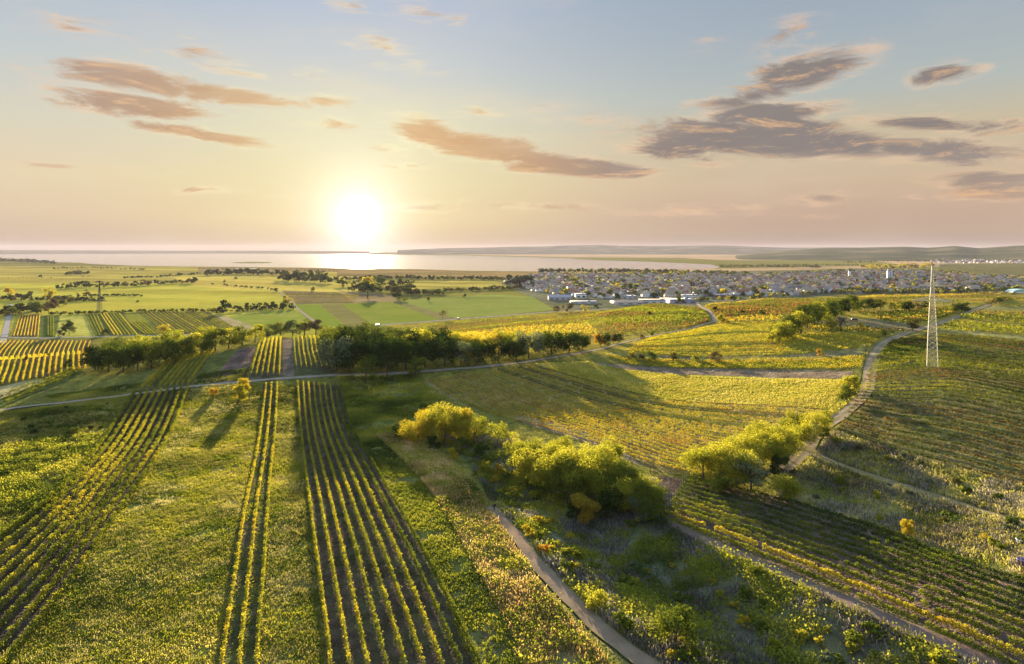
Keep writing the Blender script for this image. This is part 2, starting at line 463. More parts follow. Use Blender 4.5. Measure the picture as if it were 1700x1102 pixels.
M['vine_brown'] = leaf_mat('vine_brown', [(0, GRN), (.45, OLV), (.7, BRN), (.9, (.26, .13, .04)), (1, YGR)], nscale=0.03)
M['crown_dark'] = leaf_mat('crown_dark', [(0, DRK), (.6, (.04, .065, .014)), (1, GRN)], 0.2, 0.15)
M['crown_green'] = leaf_mat('crown_green', [(0, GRN), (.6, OLV), (1, YGR)], 0.32, 0.12)
M['crown_acacia'] = leaf_mat('crown_acacia', [(0, OLV), (.4, YGR), (1, (.42, .38, .05))], 0.52, 0.12)
M['crown_gold'] = leaf_mat('crown_gold', [(0, YGR), (.45, YEL), (1, GOLD)], 0.45, 0.12)
M['crown_orange'] = leaf_mat('crown_orange', [(0, YGR), (.3, GOLD), (.8, ORG), (1, RED)], 0.45, 0.12)
M['crown_brown'] = leaf_mat('crown_brown', [(0, (.06, .065, .02)), (.5, (.10, .08, .035)), (1, (.16, .125, .055))], 0.3, 0.12)
M['crown_grey'] = leaf_mat('crown_grey', [(0, (.06, .085, .04)), (.6, (.13, .16, .09)), (1, (.2, .23, .13))], 0.3, 0.12)
M['weed_green'] = leaf_mat('weed_green', [(0, GRN), (.25, OLV), (.55, (.24, .26, .03)), (1, (.36, .34, .05))], 0.42, 0.05, .32, patch=3.0)
M['weed_dry'] = leaf_mat('weed_dry', [(0, (.20, .18, .055)), (.5, (.38, .34, .12)), (1, (.56, .50, .26))], 0.35, 0.05, .45, patch=2.6)
M['weed_tan'] = leaf_mat('weed_tan', [(0, (.30, .19, .08)), (.5, (.50, .38, .17)), (1, (.66, .53, .28))], 0.42, 0.05, .7)
M['weed_grey'] = leaf_mat('weed_grey', [(0, (.08, .07, .06)), (.6, (.18, .16, .14)), (1, (.44, .41, .37))], 0.25, 0.05, .8)
M['straw'] = leaf_mat('straw', [(0, (.55, .38, .20)), (.5, (.74, .54, .32)), (1, (.85, .68, .45))], 0.5, 0.05, .7)
M['weed_olive'] = leaf_mat('weed_olive', [(0, (.045, .07, .012)), (.35, (.15, .175, .022)), (.7, (.31, .30, .04)), (1, (.50, .44, .14))], 0.46, 0.035, .28, patch=3.4)
M['meadow'] = leaf_mat('meadow', [(0, (.32, .27, .06)), (.5, (.44, .39, .09)), (1, (.60, .52, .20))], 0.4, 0.05, .6)
M['meadow_green'] = leaf_mat('meadow_green', [(0, YGR), (.5, (.30, .32, .035)), (1, YEL)], 0.4, 0.05, .6)
M['bark'] = plain_mat('bark', (.085, .065, .05), 0.9, 0, 0.3, 3)
M['post'] = plain_mat('weathered_post', (.30, .26, .21), 0.8, 0, 0.3, 3)
M['steel'] = plain_mat('pale_galvanised_steel', (.50, .47, .38), 0.6, 0.1, 0.1, 1)
M['dark_steel'] = plain_mat('dark_steel', (.06, .055, .05), 0.6, 0.2, 0.1, 1)

# ------------------------------------------------------------------ tracks and roads (pixel traces laid on the terrain)
def trace(P, it=2, n=None):
    P = np.asarray(P, float)
    w = unproj(P[:, 0], P[:, 1])
    return smooth(w, it)
TRACKS = [  # name, trace, width, material key
    ('cart_track', [(-40, 688), (20, 677), (70, 672), (117, 667), (218, 654), (312, 642), (412, 632), (500, 626), (570, 622), (660, 620), (720, 615), (775, 611), (840, 605), (889, 598), (940, 590), (993, 580), (1030, 570), (1056, 563), (1083, 557), (1130, 549), (1160, 541), (1187, 533)], 3.4, 'gravel'),
    ('field_track', [(1187, 533), (1182, 520), (1172, 513), (1157, 507), (1150, 503)], 3.0, 'gravel'),
    ('dirt_track', [(1296, 783), (1312, 771), (1328, 757), (1342, 740), (1352, 722), (1367, 708), (1390, 694), (1412, 677), (1430, 661), (1440, 645), (1444, 628), (1445, 612), (1452, 590), (1465, 572), (1480, 562), (1500, 554), (1539, 543), (1576, 531), (1605, 520), (1633, 509), (1667, 497), (1700, 488), (1740, 478)], 4.8, 'ruts'),
    ('grass_track', [(1342, 745), (1358, 757), (1400, 775), (1449, 791), (1540, 819), (1631, 848), (1700, 869), (1800, 905)], 2.8, 'faint'),
    ('footpath', [(816, 842), (822, 850), (836, 866), (852, 883), (866, 901), (880, 920), (897, 941), (915, 961), (933, 979), (952, 997), (973, 1018), (993, 1040), (1020, 1062), (1050, 1085), (1080, 1104), (1130, 1135)], 3.2, 'earth'),
    ('ploughed_strip', [(1115, 868), (1130, 878), (1175, 897), (1221, 918), (1270, 940), (1321, 960), (1370, 982), (1422, 1005), (1475, 1028), (1522, 1049), (1586, 1076), (1650, 1103), (1760, 1150)], 2.6, 'soil'),
    ('village_road', [(18, 505), (15, 524), (11, 540), (8, 556), (4, 570)], 6.5, 'asphalt'),
    ('valley_road', [(-30, 562), (8, 560), (40, 561), (94, 561), (174, 558), (262, 556), (342, 555)], 6.0, 'asphalt'),
    ('country_road', [(600, 541), (627, 540), (660, 537), (694, 535), (740, 531), (770, 529), (808, 526), (860, 522), (919, 517), (960, 516), (1010, 512)], 7.0, 'asphalt'),
    ('farm_track', [(463, 484), (476, 495), (493, 511), (508, 523), (526, 536)], 5.0, 'gravel'),
]
TRW = []
for nm, P, w, mk in TRACKS: TRW.append((nm, trace(P, 3), w, mk))

# ------------------------------------------------------------------ ground colours
# polygons in picture pixels -> (colour a, colour b, patch size m, sharpness)
G_MEAD = (.20, .175, .035); G_MEAD2 = (.155, .15, .028)
REG = [
    # far plain and its fields
    ([(-900, 470), (560, 470), (620, 500), (540, 560), (-900, 560)], (.38, .33, .05), (.28, .27, .04), 90),
    ([(-900, 436), (330, 443), (560, 449), (560, 470), (-900, 470)], (.36, .30, .06), (.26, .22, .05), 160),
    ([(560, 446), (895, 450), (1000, 449), (1000, 462), (560, 462)], (.26, .18, .07), (.17, .13, .05), 200),
    ([(330, 443), (560, 445), (560, 452), (330, 452)], (.26, .19, .08), (.20, .15, .06), 120),
    ([(270, 455), (470, 455), (620, 460), (600, 482), (470, 486), (330, 476)], (.42, .33, .07), (.34, .29, .06), 150),
    ([(620, 466), (870, 466), (880, 478), (640, 480)], (.38, .31, .07), (.28, .24, .05), 90),
    ([(895, 449), (1130, 446), (1190, 446), (1500, 440), (1440, 432), (1200, 432), (1130, 428), (946, 427), (700, 421), (700, 415), (2600, 414), (2600, 436), (1700, 440), (1400, 446), (1130, 453), (1000, 455), (900, 452)], (.42, .29, .16), (.33, .23, .13), 260),
    ([(1560, 438), (1760, 436), (2600, 436), (2600, 462), (1640, 462), (1560, 455)], (.10, .10, .04), (.13, .12, .04), 120),
    # town ground
    ([(830, 470), (900, 456), (1130, 452), (1400, 448), (1560, 454), (1760, 462), (1760, 486), (1560, 487), (1390, 489), (1250, 502), (1160, 510), (1000, 515), (925, 513), (880, 492)], (.16, .15, .10), (.10, .11, .05), 25),
    # fields in the middle distance
    ([(420, 483), (475, 486), (505, 512), (486, 516), (330, 519), (330, 500)], (.36, .32, .05), (.30, .28, .045), 60),
    ([(468, 482), (560, 485), (600, 492), (588, 503), (492, 505)], (.13, .10, .06), (.17, .14, .07), 14),
    ([(560, 482), (655, 490), (660, 500), (588, 503)], (.27, .20, .10), (.22, .17, .08), 30),
    ([(490, 505), (530, 505), (578, 545), (528, 540)], (.16, .21, .03), (.17, .21, .03), 40),
    ([(530, 505), (570, 504), (640, 546), (580, 546)], (.19, .17, .06), (.16, .15, .05), 25),
    ([(566, 504), (652, 501), (735, 532), (690, 538), (622, 542)], (.165, .20, .03), (.20, .215, .04), 45),
    ([(650, 501), (662, 499), (757, 528), (735, 532)], (.20, .18, .07), (.16, .15, .05), 15),
    ([(662, 499), (740, 492), (830, 489), (885, 493), (921, 514), (860, 520), (808, 525), (757, 528)], (.18, .215, .045), (.21, .23, .055), 50),
    ([(395, 522), (488, 514), (528, 532), (522, 545), (400, 548), (360, 530)], (.18, .22, .035), (.24, .25, .05), 30),
    ([(350, 527), (372, 524), (425, 543), (408, 552)], (.33, .28, .16), (.25, .21, .10), 12),
    # vineyard grounds right and middle
    ([(640, 540), (757, 529), (921, 516), (1160, 508), (1250, 502), (1390, 489), (1560, 487), (1760, 482), (2300, 470), (2300, 700), (1500, 600), (1445, 596), (1040, 590), (700, 580)], (.32, .25, .04), (.21, .18, .04), 20),
    ([(1310, 524), (1460, 530), (1540, 541), (1480, 552), (1340, 536)], (.16, .13, .08), (.20, .18, .07), 9),
    ([(1560, 546), (1620, 550), (1760, 562), (1760, 574), (1600, 560), (1545, 552)], (.26, .24, .10), (.18, .18, .04), 8),
    ([(1600, 508), (1660, 507), (1780, 512), (1780, 518), (1640, 516)], (.24, .22, .09), (.18, .17, .05), 8),
    ([(1010, 585), (1140, 594), (1280, 591), (1440, 577), (1442, 583), (1430, 590), (1300, 598), (1140, 600), (1000, 590)], (.20, .16, .10), (.22, .20, .07), 10),
    ([(972, 600), (1020, 604), (1130, 611), (1260, 613), (1418, 615), (1405, 628), (1260, 627), (1130, 622), (1040, 614)], (.17, .125, .085), (.21, .16, .11), 10),
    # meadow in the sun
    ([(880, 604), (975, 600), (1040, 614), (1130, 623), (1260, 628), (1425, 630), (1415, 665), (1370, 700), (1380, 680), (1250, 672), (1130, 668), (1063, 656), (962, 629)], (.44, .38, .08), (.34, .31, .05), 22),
    ([(1150, 623), (1260, 626), (1300, 630), (1180, 632)], (.2, .28, .03), (.28, .3, .04), 12),
    # big middle vineyard floor
    ([(700, 630), (890, 604), (962, 629), (1063, 656), (1130, 668), (1250, 672), (1385, 681), (1340, 720), (1150, 785), (1090, 785), (1029, 748), (915, 712), (830, 684), (745, 660)], (.26, .20, .07), (.19, .15, .05), 14),
    ([(870, 690), (960, 712), (1010, 735), (1070, 772), (1040, 765), (960, 730), (900, 712), (840, 690)], (.26, .20, .13), (.2, .15, .09), 8),
    # right hillside floor
    ([(1446, 600), (1470, 566), (1560, 549), (1780, 572), (2300, 600), (2300, 1000), (1780, 830), (1700, 805), (1540, 765), (1385, 718), (1440, 650)], (.11, .11, .035), (.13, .11, .045), 12),
    # scrub on the right
    ([(1360, 745), (1385, 718), (1540, 765), (1700, 805), (2300, 960), (2300, 1120), (1700, 965), (1540, 914), (1380, 856), (1290, 826), (1290, 790)], (.20, .165, .08), (.13, .12, .05), 7),
    ([(1300, 770), (1345, 745), (1420, 775), (1480, 815), (1420, 845), (1330, 830)], (.13, .11, .085), (.17, .14, .10), 5),
    ([(1360, 735), (1440, 752), (1520, 778), (1500, 790), (1400, 770)], (.16, .13, .10), (.11, .10, .06), 6),
    # far right foreground vineyard floor
    ([(1092, 788), (1148, 796), (1280, 823), (1380, 855), (1540, 914), (1700, 964), (2200, 1130), (2200, 1400), (1700, 1130), (1540, 1052), (1403, 990), (1267, 930), (1110, 860)], (.12, .085, .065), (.10, .075, .055), 8),
    # gully floor
    ([(1000, 780), (1092, 800), (1110, 862), (1267, 934), (1403, 994), (1540, 1058), (1700, 1135), (1500, 1300), (1200, 1300), (1100, 1120), (960, 985), (830, 850), (770, 760), (700, 720), (760, 700), (860, 730)], (.12, .13, .045), (.10, .095, .06), 6),
    ([(870, 840), (1000, 850), (1100, 900), (1180, 960), (1150, 1010), (1060, 1000), (960, 930)], (.16, .15, .12), (.11, .12, .06), 5),
    # strip of tan grass above the footpath
    ([(625, 722), (650, 722), (700, 735), (750, 765), (780, 800), (812, 842), (846, 900), (905, 985), (985, 1075), (1040, 1130), (880, 1130), (850, 1050), (800, 960), (757, 880), (720, 820), (670, 765)], (.22, .155, .08), (.14, .12, .05), 6),
    ([(640, 728), (668, 728), (720, 750), (757, 790), (775, 830), (740, 815), (700, 775)], (.62, .44, .25), (.50, .35, .19), 6),
    # green strip between rows and tan grass
    ([(590, 720), (640, 728), (690, 780), (757, 880), (800, 960), (850, 1050), (890, 1130), (800, 1130), (735, 978), (660, 828)], (.15, .16, .03), (.12, .12, .04), 5),
    # meadow below the copse, the copse's shadow put into its colour
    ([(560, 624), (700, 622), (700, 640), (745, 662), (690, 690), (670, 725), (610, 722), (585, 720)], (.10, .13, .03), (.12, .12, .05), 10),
    # centre vineyard floor
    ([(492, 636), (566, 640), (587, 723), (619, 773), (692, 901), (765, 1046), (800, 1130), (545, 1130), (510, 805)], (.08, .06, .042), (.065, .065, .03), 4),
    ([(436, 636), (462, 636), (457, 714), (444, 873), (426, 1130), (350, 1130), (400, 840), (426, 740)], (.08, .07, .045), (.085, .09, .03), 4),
    # pale strip between
    ([(462, 640), (492, 640), (510, 805), (524, 919), (545, 1130), (430, 1130), (444, 873)], (.26, .23, .09), (.16, .15, .05), 6),
    # wide grass field left of centre
    ([(312, 641), (436, 636), (426, 740), (400, 840), (350, 1130), (0, 1130), (46, 1060), (137, 942), (214, 828), (278, 723)], (.24, .23, .035), (.14, .15, .025), 9),
    ([(355, 770), (420, 740), (400, 830), (350, 900), (300, 880)], (.34, .30, .12), (.26, .24, .06), 6),
    ([(190, 830), (260, 760), (330, 760), (270, 860), (220, 900)], (.34, .30, .11), (.26, .24, .06), 6),
    # left vineyard floor
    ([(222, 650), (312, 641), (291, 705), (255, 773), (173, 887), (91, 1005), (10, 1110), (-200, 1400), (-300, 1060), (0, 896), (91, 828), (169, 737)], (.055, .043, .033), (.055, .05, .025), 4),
    # scrub left
    ([(-500, 700), (0, 684), (117, 670), (222, 652), (169, 737), (91, 828), (0, 896), (-400, 1100)], (.17, .19, .035), (.13, .13, .04), 6),
    # above the cart track, left
    ([(95, 668), (218, 652), (300, 600), (260, 600), (150, 620), (70, 655)], (.19, .18, .04), (.14, .14, .035), 10),
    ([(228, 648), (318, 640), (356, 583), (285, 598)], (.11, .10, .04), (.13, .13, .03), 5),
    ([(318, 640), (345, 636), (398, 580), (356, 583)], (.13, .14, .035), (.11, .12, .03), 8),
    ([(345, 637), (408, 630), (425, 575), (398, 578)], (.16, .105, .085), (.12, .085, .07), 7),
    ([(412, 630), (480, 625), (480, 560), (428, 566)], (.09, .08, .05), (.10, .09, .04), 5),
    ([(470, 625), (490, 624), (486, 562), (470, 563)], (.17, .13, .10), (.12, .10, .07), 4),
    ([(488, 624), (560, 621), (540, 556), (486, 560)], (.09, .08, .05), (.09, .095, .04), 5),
    # orange vineyard on the left and the pale strip under it
    ([(-500, 562), (154, 564), (144, 614), (60, 628), (0, 640), (-500, 660)], (.13, .10, .05), (.12, .11, .035), 7),
    ([(-400, 668), (0, 642), (62, 628), (74, 633), (0, 662), (-400, 710)], (.38, .33, .19), (.27, .25, .11), 6),
    ([(-400, 712), (0, 664), (74, 634), (140, 614), (144, 622), (60, 655), (10, 676), (-400, 740)], (.08, .10, .03), (.10, .11, .03), 5),
    # valley blocks
    ([(33, 522), (68, 522), (64, 559), (20, 559)], (.15, .10, .06), (.13, .09, .05), 8),
    ([(68, 523), (100, 523), (100, 560), (64, 560)], (.10, .13, .03), (.09, .11, .03), 8),
    ([(100, 523), (141, 522), (160, 558), (92, 560)], (.40, .37, .09), (.27, .28, .05), 10),
    ([(141, 521), (232, 518), (280, 556), (160, 559)], (.10, .11, .03), (.11, .12, .03), 8),
    ([(206, 521), (232, 520), (255, 535), (215, 535)], (.20, .20, .03), (.15, .17, .03), 8),
    ([(232, 517), (345, 517), (400, 549), (300, 556), (272, 548)], (.13, .10, .045), (.11, .10, .035), 8),
]
LAKE = [(60, 431), (90, 435), (135, 436), (150, 438), (225, 441), (300, 442), (400, 443), (500, 444), (600, 446), (700, 447), (770, 449), (840, 450), (895, 450.3), (950, 447.3), (1060, 447), (1130, 446.5), (1165, 447), (1190, 445), (1195, 442.5), (1180, 438.5), (1130, 436.5), (1060, 433.5), (1000, 432), (960, 430), (946, 428.5), (850, 426), (760, 423.8), (640, 422.5), (560, 421.5), (300, 420.5), (60, 420), (-60, 421), (-60, 424), (20, 429)]
INLET = [(385, 445.6), (395, 444.8), (425, 444.6), (432, 445.8), (415, 446.6), (392, 446.6)]
ISLE = [(384, 435.8), (400, 434.8), (430, 434.6), (455, 435.4), (440, 436.6), (400, 436.6)]

MARKS = [([(574, 700), (604, 760), (648, 830), (700, 905), (760, 985), (830, 1070), (870, 1120)], .35, (.09, .07, .05), .8),
         ([(486, 650), (493, 740), (498, 830), (503, 930), (512, 1110)], .3, (.10, .085, .05), .7),
         ([(360, 690), (330, 760), (290, 830), (240, 920), (180, 1010), (110, 1110)], .3, (.15, .13, .06), .6),
         ([(424, 700), (408, 780), (388, 850), (360, 950), (330, 1110)], .3, (.15, .13, .06), .6),
         ([(1350, 745), (1400, 762), (1540, 800), (1700, 845)], .3, (.30, .24, .15), .6),
         ([(1150, 905), (1250, 960), (1380, 1040), (1480, 1110)], .4, (.07, .06, .05), .8),
         ([(890, 612), (1000, 640), (1150, 652), (1400, 655)], .4, (.20, .18, .06), .6),
         ([(905, 606), (1050, 632), (1250, 640), (1415, 642)], .4, (.22, .20, .07), .5),
         ([(130, 664), (200, 640), (270, 612)], .4, (.12, .10, .05), .6)]
def build_ground():
    # polar sheet from just under the camera out to the horizon
    az = R(1.0) * np.r_[np.linspace(-64, -40, 60, endpoint=False), np.linspace(-40, 40, 1010, endpoint=False), np.linspace(40, 64, 61)]
    rs = [6.0, 20.0, 35.0, 46.0]
    r = 55.0
    while r < 26000:
        rs.append(r)
        r += min(max(0.35, r * r / 42000.0), 0.0075 * r)
    rs = np.array(rs)
    A, RR = np.meshgrid(az, rs)
    X = RR * np.sin(A); Y = RR * np.cos(A)
    Z = terrain(X, Y)
    px, py = project(X, Y, Z)
    # uneven field edges
    wx = (fbm(X, Y, 7, 3, 77) - .5) * 5.0 * np.clip(180 / RR, .2, 1.6); wy = (fbm(X, Y, 7, 3, 78) - .5) * 3.0 * np.clip(180 / RR, .05, 1.6)
    qx = px + wx; qy = py + wy
    C = np.zeros(X.shape + (3,))
    n0 = fbm(X, Y, 60, 4, 3)[..., None]
    C[:] = np.array((.19, .17, .035)) * n0 + np.array((.13, .13, .03)) * (1 - n0)
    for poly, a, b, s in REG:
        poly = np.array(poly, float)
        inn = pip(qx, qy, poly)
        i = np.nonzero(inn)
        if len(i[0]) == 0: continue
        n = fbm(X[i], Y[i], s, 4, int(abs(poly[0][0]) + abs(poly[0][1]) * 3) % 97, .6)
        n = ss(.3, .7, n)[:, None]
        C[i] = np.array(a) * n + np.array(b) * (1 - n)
    # patchwork of the far plain: long thin strips of slightly different crops
    far = ss(900, 1400, RR) * (qy < 500)
    strip = vn((X * .3 + Y * .95) / 70.0, (X * .95 - Y * .3) / 900.0, 12)
    C *= (1 + (strip - .5)[..., None] * .6 * far[..., None])
    # weeds and bare earth mottling close by
    mot = fbm(X, Y, 2.2, 4, 91, .65)[..., None]; near = 1 - ss(260, 700, RR)[..., None]
    C *= 1 + (mot - .5) * 1.5 * near
    bare = ss(.60, .74, fbm(X, Y, 6, 4, 53, .6))[..., None] * near * .55
    C = C * (1 - bare * .6) + np.array((.105, .085, .055)) * bare * .6
    # sink under the tracks
    for nm, P, w, mk in TRW:
        d = dist_poly(X, Y, P)
        Z -= 0.34 * (1 - ss(w * .5 - .1, w * .5 + .5, d))
        e = (1 - ss(w * .5, w * .5 + 1.6, d))[..., None] * .5
        C = C * (1 - e) + np.array((.17, .15, .08)) * e
    # tractor marks and trodden lines in the fields
    for P, w, c, k in MARKS:
        Q = trace(P, 3)
        for off in (-.85, .85):
            T = np.gradient(Q, axis=0); T /= np.hypot(T[:, 0], T[:, 1])[:, None] + 1e-9
            d = dist_poly(X, Y, Q + np.stack([-T[:, 1], T[:, 0]], 1) * off)
            e = (1 - ss(w * .5, w * .5 + .35, d))[..., None] * k * (.5 + .5 * ss(.35, .6, fbm(X, Y, 5, 2, 66)))[..., None]
            C = C * (1 - e) + np.array(c) * e
    # lake bed
    lake = (pip(px, py, LAKE) | pip(px, py, INLET)) & ~pip(px, py, ISLE) & (RR > 2500)
    rim = vn(X / 60, Y / 60, 9)
    Z = np.where(lake, Z - 3.0, Z + 0.5 * (RR > 2500))
    C[lake] = (.05, .06, .06)
    nr, nc = X.shape
    V = np.stack([X, Y, Z], -1).reshape(-1, 3)
    i = np.arange((nr - 1) * (nc - 1)); q = (i // (nc - 1)) * nc + i % (nc - 1)
    Fq = np.stack([q, q + 1, q + nc + 1, q + nc], 1)
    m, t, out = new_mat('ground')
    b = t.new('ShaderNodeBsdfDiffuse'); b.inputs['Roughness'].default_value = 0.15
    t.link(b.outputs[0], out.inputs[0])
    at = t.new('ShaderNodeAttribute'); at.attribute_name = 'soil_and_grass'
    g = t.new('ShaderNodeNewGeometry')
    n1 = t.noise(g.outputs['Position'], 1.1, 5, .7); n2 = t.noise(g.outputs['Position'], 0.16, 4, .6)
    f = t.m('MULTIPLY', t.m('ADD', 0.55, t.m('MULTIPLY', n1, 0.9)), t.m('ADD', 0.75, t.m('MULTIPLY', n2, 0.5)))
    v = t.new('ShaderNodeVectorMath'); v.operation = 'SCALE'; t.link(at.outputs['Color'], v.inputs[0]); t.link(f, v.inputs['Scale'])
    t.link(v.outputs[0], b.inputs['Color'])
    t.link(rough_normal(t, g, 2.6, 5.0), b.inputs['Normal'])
    me = mesh_from('ground', V, Fq, m, None, True)
    ca = me.attributes.new('soil_and_grass', 'FLOAT_COLOR', 'POINT')
    ca.data.foreach_set('color', np.concatenate([C.reshape(-1, 3), np.ones((nr * nc, 1))], 1).astype(np.float32).ravel())
    return structure(link('ground', me))
build_ground()

# ------------------------------------------------------------------ track ribbons
def track_mat(name, kind):
    m, t, out = new_mat(name)
    b = t.new('ShaderNodeBsdfDiffuse'); t.link(b.outputs[0], out.inputs[0])
    at = t.new('ShaderNodeAttribute'); at.attribute_name = 'across'
    g = t.new('ShaderNodeNewGeometry')
    n = t.noise(g.outputs['Position'], 0.9, 5, .65)
    u = t.m('ADD', at.outputs['Fac'], t.m('MULTIPLY', t.m('SUBTRACT', n, 0.5), 0.22))
    c = {'gravel': (.28, .235, .19), 'ruts': (.25, .195, .145), 'earth': (.22, .16, .11), 'soil': (.17, .12, .10), 'asphalt': (.28, .26, .25), 'faint': (.21, .165, .10)}[kind]
    gr = (.17, .16, .05)
    if kind in ('ruts', 'gravel', 'faint'):
        k = {'ruts': .75, 'gravel': .25, 'faint': 1.0}[kind]
        mid = t.sstep(t.m('ABSOLUTE', t.m('SUBTRACT', u, 0.5)), 0.04, 0.14, k, 0.0)
        edge = t.sstep(t.m('ABSOLUTE', t.m('SUBTRACT', u, 0.5)), 0.36, 0.47, 0.0, 1.0)
        fac = t.m('MAXIMUM', mid, edge)
    else:
        fac = t.sstep(t.m('ABSOLUTE', t.m('SUBTRACT', u, 0.5)), 0.40, 0.52, 0.0, 1.0)
        if kind == 'asphalt': fac = 0.0
    cc = t.mix(fac, (*c, 1), (*gr, 1))
    v = t.new('ShaderNodeVectorMath'); v.operation = 'SCALE'; t.link(cc, v.inputs[0])
    n2 = t.noise(g.outputs['Position'], 0.35, 5, .6)
    t.link(t.m('ADD', 0.6, t.m('MULTIPLY', n2, 0.8)), v.inputs['Scale'])
    t.link(v.outputs[0], b.inputs['Color'])
    bp = t.new('ShaderNodeBump'); bp.inputs['Strength'].default_value = 0.7; bp.inputs['Distance'].default_value = 0.1
    t.link(n, bp.inputs['Height']); t.link(bp.outputs[0], b.inputs['Normal'])
    return m
TM = {k: track_mat('track_' + k, k) for k in ('gravel', 'ruts', 'earth', 'soil', 'asphalt', 'faint')}
for nm, P, w, mk in TRW:
    L = np.hypot(*np.diff(P, axis=0).T).sum(); n = int(max(10, L / 1.0)); Q = resample(P, n)
    T = np.gradient(Q, axis=0); T /= np.hypot(T[:, 0], T[:, 1])[:, None] + 1e-9
    N = np.stack([-T[:, 1], T[:, 0]], 1); K = 9
    us = np.linspace(0, 1, K)
    wj = w * (1 + (fbm(Q[:, 0], Q[:, 1], 5, 2, 8) - .5) * .35)
    V = Q[:, None, :] + N[:, None, :] * ((us - .5)[None, :] * wj[:, None])[..., None]
    Zr = terrain(V[..., 0], V[..., 1]) + 0.07 - 0.07 * np.exp(-((np.abs(us - .5) - .22) / .08) ** 2)[None, :] * (mk in ('ruts', 'gravel'))
    VV = np.concatenate([V, Zr[..., None]], -1).reshape(-1, 3)
    i = np.arange((n - 1) * (K - 1)); q = (i // (K - 1)) * K + i % (K - 1)
    me = mesh_from(nm, VV, np.stack([q, q + K, q + K + 1, q + 1], 1)[:, ::-1], TM[mk], None, True)
    a = me.attributes.new('across', 'FLOAT', 'POINT'); a.data.foreach_set('value', np.tile(us, n).astype(np.float32))
    structure(link(nm, me))

# ------------------------------------------------------------------ lake
def build_lake():
    m, t, out = new_mat('lake_water')
    b = t.new('ShaderNodeBsdfPrincipled'); t.link(b.outputs[0], out.inputs[0])
    b.inputs['Base Color'].default_value = (.10, .10, .11, 1); b.inputs['Roughness'].default_value = 0.22; b.inputs['IOR'].default_value = 1.33
    g = t.new('ShaderNodeNewGeometry')
    mp = t.new('ShaderNodeMapping'); t.link(g.outputs['Position'], mp.inputs[0]); mp.inputs['Scale'].default_value = (.02, .05, 1)
    n = t.noise(mp.outputs[0], 1.0, 4, .6)
    t.link(t.sstep(n, .35, .7, .06, .14), b.inputs['Roughness'])
    v = [(-20000, 1500, -40.6), (20000, 1500, -40.6), (20000, 26500, -40.6), (-20000, 26500, -40.6)]
    structure(link('lake', mesh_from('lake', v, [(0, 1, 2, 3)], m)))
build_lake()

# ------------------------------------------------------------------ hills on the horizon
def build_hills():
    m, t, out = new_mat('wooded_hills')
    b = t.new('ShaderNodeBsdfDiffuse'); t.link(b.outputs[0], out.inputs[0])
    g = t.new('ShaderNodeNewGeometry')
    n = t.noise(g.outputs['Position'], 0.0016, 6, .6)
    t.link(t.ramp(n, [(0.35, (.035, .05, .03, 1)), (.52, (.07, .075, .035, 1)), (.66, (.15, .13, .07, 1))]), b.inputs['Color'])
    def ridge(prof, r0, r1, rough, seed, name):
        prof = np.array(prof, float)
        pxs = np.arange(prof[0, 0], prof[-1, 0], 5.0); tops = np.interp(pxs, prof[:, 0], prof[:, 1])
        dx, dy, dz = pix_dir(pxs, tops); h = np.hypot(dx, dy)
        K = 34; k = np.linspace(0, 1, K)
        rr = r0 + (r1 - r0) * k
        crest = .62
        shape = np.where(k < crest, ss(0, crest, k) ** 1.1, ss(1.25, crest, k))
        X = (dx / h)[:, None] * rr[None]; Y = (dy / h)[:, None] * rr[None]
        H = CAM_Z + (dz / h) * (r0 + (r1 - r0) * crest) - PLAIN
        nz = fbm(X, Y, rough, 5, seed) - .5
        Z = PLAIN - 1 + H[:, None] * shape[None] * (1 + nz * .55 * (1 - np.exp(-((k - crest) / .1) ** 2))[None] + nz * .10)
        nr, nc = X.shape
        i = np.arange((nr - 1) * (nc - 1)); q = (i // (nc - 1)) * nc + i % (nc - 1)
        structure(link(name, mesh_from(name, np.stack([X, Y, Z], -1).reshape(-1, 3), np.stack([q, q + nc, q + nc + 1, q + 1], 1), m, None, True)))
    ridge([(660, 415), (740, 412), (800, 411), (870, 409.5), (1000, 407), (1080, 408.5), (1180, 407), (1300, 411), (1400, 411), (1560, 412), (2300, 410)], 13500, 22000, 1600, 3, 'far_hills')
    ridge([(1180, 432), (1230, 424), (1300, 416.5), (1360, 412.5), (1430, 411), (1500, 409), (1540, 411), (1585, 408), (1625, 412), (1680, 408), (1760, 405), (1900, 406), (2300, 404)], 6500, 12500, 1100, 17, 'hills')
    ridge([(-800, 413), (-100, 414), (60, 415.0), (300, 416), (480, 416), (620, 417.5)], 18500, 26000, 2600, 9, 'far_shore_hills')
build_hills()

# ------------------------------------------------------------------ leaves
def leaf_quads(c, size, r, up_bias=0.0, aspect=0.75):
    """random little quads at centres c (N,3)"""
    n = len(c)
    nrm = r.normal(size=(n, 3)); nrm[:, 2] *= (1 - up_bias)
    nrm /= np.linalg.norm(nrm, axis=1)[:, None] + 1e-9
    a = r.normal(size=(n, 3)); a -= (a * nrm).sum(1)[:, None] * nrm; a /= np.linalg.norm(a, axis=1)[:, None] + 1e-9
    b = np.cross(nrm, a)
    s = np.asarray(size) * r.uniform(.6, 1.35, n)
    a = a * (s / 2)[:, None]; b = b * (s * aspect / 2)[:, None]
    V = np.stack([c - a, c + b, c + a, c - b], 1)        # diamonds
    return V.reshape(-1, 3)
def quads_faces(n): return np.arange(n * 4).reshape(-1, 4)

